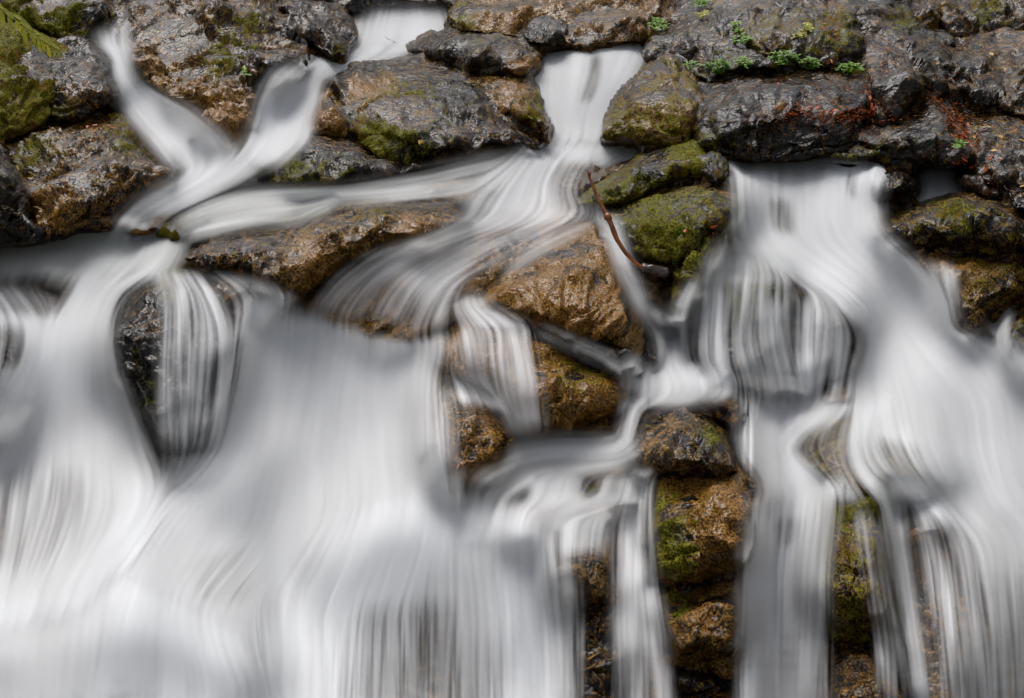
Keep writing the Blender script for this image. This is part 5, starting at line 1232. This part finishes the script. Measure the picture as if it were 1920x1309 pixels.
def sprig(x, y, rx, ry, n, label, seed, leafL=.055, mat=None):
    """a low plant rooted in a crack: stems, and one leaf part for each rosette"""
    rs = np.random.RandomState(seed)
    base = surf(x, y + ry * .6, 0.0)
    root = empty('leafy_plant', base)
    tag(root, label, 'plant', 'green plants rooted in the right rock face')
    sv, sf, lv, lf = [], [], [], []
    for i in range(n):
        a = rs.uniform(0, 2 * math.pi); r = math.sqrt(rs.uniform(0, 1))
        px, py = x + rx * r * math.cos(a), y + ry * r * math.sin(a)
        p = surf(px, py, rs.uniform(.05, .13))
        b0 = surf(px, py + 4, 0.0)
        V, F = tube(np.array([b0, (b0 + p) / 2 + rs.normal(0, .008, 3), p]), [.0035, .003, .002], 5)
        q = len(sv); sv += list(V); sf += [tuple(q + k for k in f) for f in F]
        for k in range(rs.randint(4, 7)):
            az = rs.uniform(0, 2 * math.pi); el = rs.uniform(-.1, .7)
            d = np.array([math.cos(az) * math.cos(el), math.sin(az) * math.cos(el) - .25, math.sin(el)])
            V, F = leaf_geo(p + rs.normal(0, .006, 3), d, np.array([0, -.4, 1.0]), leafL * rs.uniform(.6, 1.2), leafL * rs.uniform(.3, .45))
            q = len(lv); lv += V; lf += [tuple(q + k_ for k_ in f) for f in F]
    a_ = make_obj('stem', np.array(sv) - base, sf, M_GREEN, origin=np.zeros(3), parent=root)
    b_ = make_obj('foliage', np.array(lv) - base, lf, mat or M_GREEN, origin=np.zeros(3), parent=root)
    a_['kind'] = 'stuff'; b_['kind'] = 'stuff'
SPR = [(1345, 126, 22, 14, 34, 'thick green sprig on the edge above the olive shoulder'),
       (1295, 122, 10, 7, 9, 'tiny green sprig at the left end of the crack above the olive shoulder'),
       (1396, 116, 13, 8, 14, 'green rosette right of the thick sprig'),
       (1470, 108, 28, 11, 36, 'wide green plant under the dark rounded block'),
       (1518, 120, 16, 11, 20, 'round green plant right of the wide one under the dark block'),
       (1592, 128, 26, 8, 24, 'green plant at the head of the leaf filled crack'),
       (1392, 74, 18, 9, 18, 'green plant left of the dark rounded block, low in the crack'),
       (1382, 52, 7, 11, 12, 'narrow green plant climbing the crack left of the dark block'),
       (1238, 46, 18, 12, 26, 'green plant at the top of the upper right fall'),
       (1318, 8, 14, 7, 14, 'green plant high on the grey face at the top edge'),
       (1320, 26, 12, 6, 10, 'yellow green sprig just below the top edge on the grey face'),
       (1512, 52, 10, 7, 14, 'yellow green tuft on the right shoulder of the dark block'),
       (1498, 64, 10, 5, 8, 'small yellow green tuft under the shoulder of the dark block'),
       (1798, 272, 7, 6, 9, 'small green sprig among the orange litter'),
       (461, 135, 8, 6, 8, 'single bright green sprig on the craggy left rock')]
for i, (x, y, rx, ry, n, lb) in enumerate(SPR):
    sprig(x, y, rx, ry, n, lb, 50 + i, mat=M_WILLOW if 'yellow' in lb else None)

def twig():
    """willow twig hanging into the top left corner"""
    keys = np.array([[-60, -30], [-10, 6], [20, 26], [45, 48], [70, 66], [88, 82]], float)
    k = catmull(keys, 20)
    Y0 = float(sample(CSM, 60, 70)) - .55
    P = unproj(k[:, 0], k[:, 1], np.linspace(Y0 - .25, Y0, 20))
    o = P[0]
    root = empty('willow_twig', o); tag(root, 'yellow green willow twig hanging into the top left corner', 'twig')
    V, F = tube(P, np.linspace(.008, .003, 20), 7, 3)
    make_obj('stem', V - o, F, M_BARK, origin=np.zeros(3), parent=root)
    rs = np.random.RandomState(5)
    for i in range(3, 20, 2):
        for s in (-1, 1):
            d = P[min(i + 1, 19)] - P[i - 1]; d /= np.linalg.norm(d)
            d = d * .8 + np.array([s * .45, rs.uniform(-.5, .2), -.35 + s * .35]) + rs.normal(0, .12, 3)
            V, F = leaf_geo(P[i], d, np.array([0, -.6, .8]), rs.uniform(.15, .22), rs.uniform(.045, .06), .25)
            make_obj('leaf', np.array(V) - o, F, M_WILLOW, origin=np.zeros(3), parent=root)
twig()

# fallen leaves: separate little objects sharing a few meshes
LM = [leaf_mesh('fallen_leaf', M_LEAFR), leaf_mesh('fallen_leaf', M_LEAFR, 1, .5, -.2), leaf_mesh('fallen_leaf', M_LEAFY, 1, .55, .2)]
def snormal(x, y):
    a, b, c = surf(x - 4, y), surf(x + 4, y), surf(x, y - 4); d = surf(x, y + 4)
    n = np.cross(b - a, c - d); n /= max(np.linalg.norm(n), 1e-9)
    return n if n[1] < 0 or n[2] > .5 else -n
def fallen(x, y, kind, size, label, group, rs):
    p = surf(x, y, .032); n = Vector(snormal(x, y)) + Vector(rs.normal(0, .25, 3)); n.normalize()
    o = bpy.data.objects.new('fallen_leaf', LM[kind])
    q = n.to_track_quat('Z', 'Y')
    from mathutils import Quaternion
    o.rotation_mode = 'QUATERNION'; o.rotation_quaternion = q @ Quaternion((0, 0, 1), rs.uniform(0, 6.28))
    o.location = tuple(p); o.scale = (size,) * 3
    COL.objects.link(o); tag(o, label, 'leaf', group)
rsL = np.random.RandomState(77)
def spread(n, cx, cy, sx, sy, slope, kinds, s0, s1, label, group):
    for i in range(n):
        dx, dy = rsL.normal(0, 1, 2)
        x = cx + dx * sx; y = cy + dy * sy + slope * dx * sx
        fallen(x, y, kinds[rsL.randint(len(kinds))], rsL.uniform(s0, s1) * 1.3, label, group, rsL)
spread(46, 1810, 255, 14, 30, 1.2, (0, 0, 1), .030, .055, 'red orange fallen leaf in the drift on the broad slanting slab', 'orange drift on the broad slanting slab')
spread(22, 1755, 185, 16, 8, 1.1, (0, 1), .025, .045, 'red fallen leaf along the crack above the angular block', 'red leaves along the crack')
spread(30, 1550, 205, 45, 8, .05, (0, 0, 1), .025, .045, 'red fallen leaf on the brow of the long flat ledge', 'red leaves on the ledge brow')
spread(26, 1500, 165, 70, 6, .0, (0, 1), .022, .04, 'red fallen leaf scattered on the flat top of the long ledge', 'red leaves on the ledge top')
spread(16, 1632, 190, 5, 18, 0, (0, 1), .03, .05, 'red fallen leaf in the crack between ledge and slab', 'red leaves in the crack')
spread(16, 1558, 62, 8, 22, -.3, (0, 1), .025, .045, 'red fallen leaf in the mossy crack high on the grey face', 'red leaves in the mossy crack')
spread(20, 1870, 260, 30, 35, .3, (0, 2, 1), .03, .05, 'orange leaf lying loose on the slab near the right edge', 'loose leaves at the right')
spread(12, 180, 240, 18, 6, 0, (0, 0, 1), .025, .045, 'orange leaf on the broad rough boulder at the left', 'leaves on the left boulder')
spread(8, 1850, 110, 30, 14, .2, (0, 2), .03, .05, 'orange leaf on the brown sloping boulder', 'leaves on the brown sloping boulder')
spread(10, 1000, 35, 70, 14, 0, (2, 0), .03, .05, 'small leaf on the long brown slope at the back', 'leaves on the back slope')
for (x, y, k, s, lb) in [(785, 263, 2, .07, 'single orange leaf on the large long boulder'), (1284, 430, 0, .07, 'red leaf beside the green cushion on the split block'),
                         (1336, 437, 0, .09, 'orange leaf hanging on the mossy fin'), (1331, 427, 0, .06, 'small red leaf above the orange one on the mossy fin'),
                         (1862, 515, 0, .06, 'red leaf stuck on the lower right ledge'), (585, 378, 2, .06, 'yellow leaf caught at the edge of the middle stream'),
                         (1797, 419, 0, .04, 'small red leaf on the upper right ledge'), (1380, 129, 2, .05, 'yellow leaf beside the thick green sprig'), (1110, 47, 2, .06, 'yellow leaf low on the back slope')]:
    fallen(x, y, k, s, lb, None, rsL)

# needle litter, too fine to count
def litter():
    rs = np.random.RandomState(9); V, F = [], []
    for (cx, cy, sx, sy, sl, n) in [(1810, 260, 22, 34, 1.0, 700), (1755, 190, 30, 8, 1.0, 350), (1550, 205, 60, 10, .05, 600), (1500, 166, 90, 8, 0, 500), (1632, 190, 6, 22, 0, 180), (1558, 64, 9, 26, -.3, 220), (1570, 222, 40, 5, 0, 200), (1660, 120, 5, 30, .3, 120)]:
        for i in range(int(n * 1.0)):
            dx, dy = rs.normal(0, 1.45, 2)
            x = cx + dx * sx; y = cy + dy * sy + sl * dx * sx
            p = surf(x, y, .036); a = rs.uniform(0, 6.28); L = rs.uniform(.015, .04)
            d = np.array([math.cos(a), .3 * rs.normal(), math.sin(a) * .5]) * L * .5; s = np.array([-d[2], 0, d[0]]) * .16 + [0, -.002, .001]
            q = len(V); V += [p - d, p + s, p + d, p - s]; F.append((q, q + 1, q + 2, q + 3))
    o = make_obj('leaf_litter', np.array(V), F, M_LEAFR, smooth=False)
    tag(o, 'fine red needle litter in the cracks of the right rocks', 'leaf litter', None, 'stuff')
litter()

# moss: short blades wherever the rocks carry it thickly
def moss_fuzz():
    rs = np.random.RandomState(12); V, F = [], []
    for ob, d in RDATA:
        m = d['moss']
        up = d['N'][:, 2] > -.1
        w_ = np.clip(m - .45, 0, 1) * up
        k = int(w_.sum() * 3)
        if k < 5: continue
        pick = rs.choice(len(m), k, p=w_ / w_.sum())
        P = d['V'][pick] + rs.normal(0, .006, (k, 3)); N = d['N'][pick]
        for p, n in zip(P, N):
            dr = n + rs.normal(0, .5, 3) + [0, 0, -.2]; dr /= np.linalg.norm(dr)
            L = rs.uniform(.008, .022); s = np.cross(dr, rs.normal(0, 1, 3)); s *= .0035 / max(np.linalg.norm(s), 1e-6)
            q = len(V); V += [p - s, p + s, p + dr * L]; F.append((q, q + 1, q + 2))
    o = make_obj('moss', np.array(V), F, M_MOSS, smooth=False)
    tag(o, 'olive moss growing over the wet rocks', 'moss', None, 'stuff')
moss_fuzz()

def cushion(x, y, r, label):
    c = surf(x, y, .0); V, F = [], []
    rs = np.random.RandomState(int(x))
    for i in range(160):
        v = rs.normal(0, 1, 3); v /= np.linalg.norm(v); v[1] = -abs(v[1])
        b = c + v * r * rs.uniform(.6, 1.0)
        vv, ff = leaf_geo(b, v + rs.normal(0, .3, 3), np.array([0, -.5, .9]), r * .45, r * .18)
        q = len(V); V += vv; F += [tuple(q + k for k in f) for f in ff]
    o = make_obj('moss_cushion', np.array(V), F, M_MOSSB)
    tag(o, label, 'moss')
cushion(1276, 432, .028, 'bright green moss cushion beside the red leaf on the split block')
cushion(1266, 490, .020, 'smaller bright green moss cushion near the driftwood')
cushion(1244, 1236, .014, 'tiny green moss dot low beside the pillar')
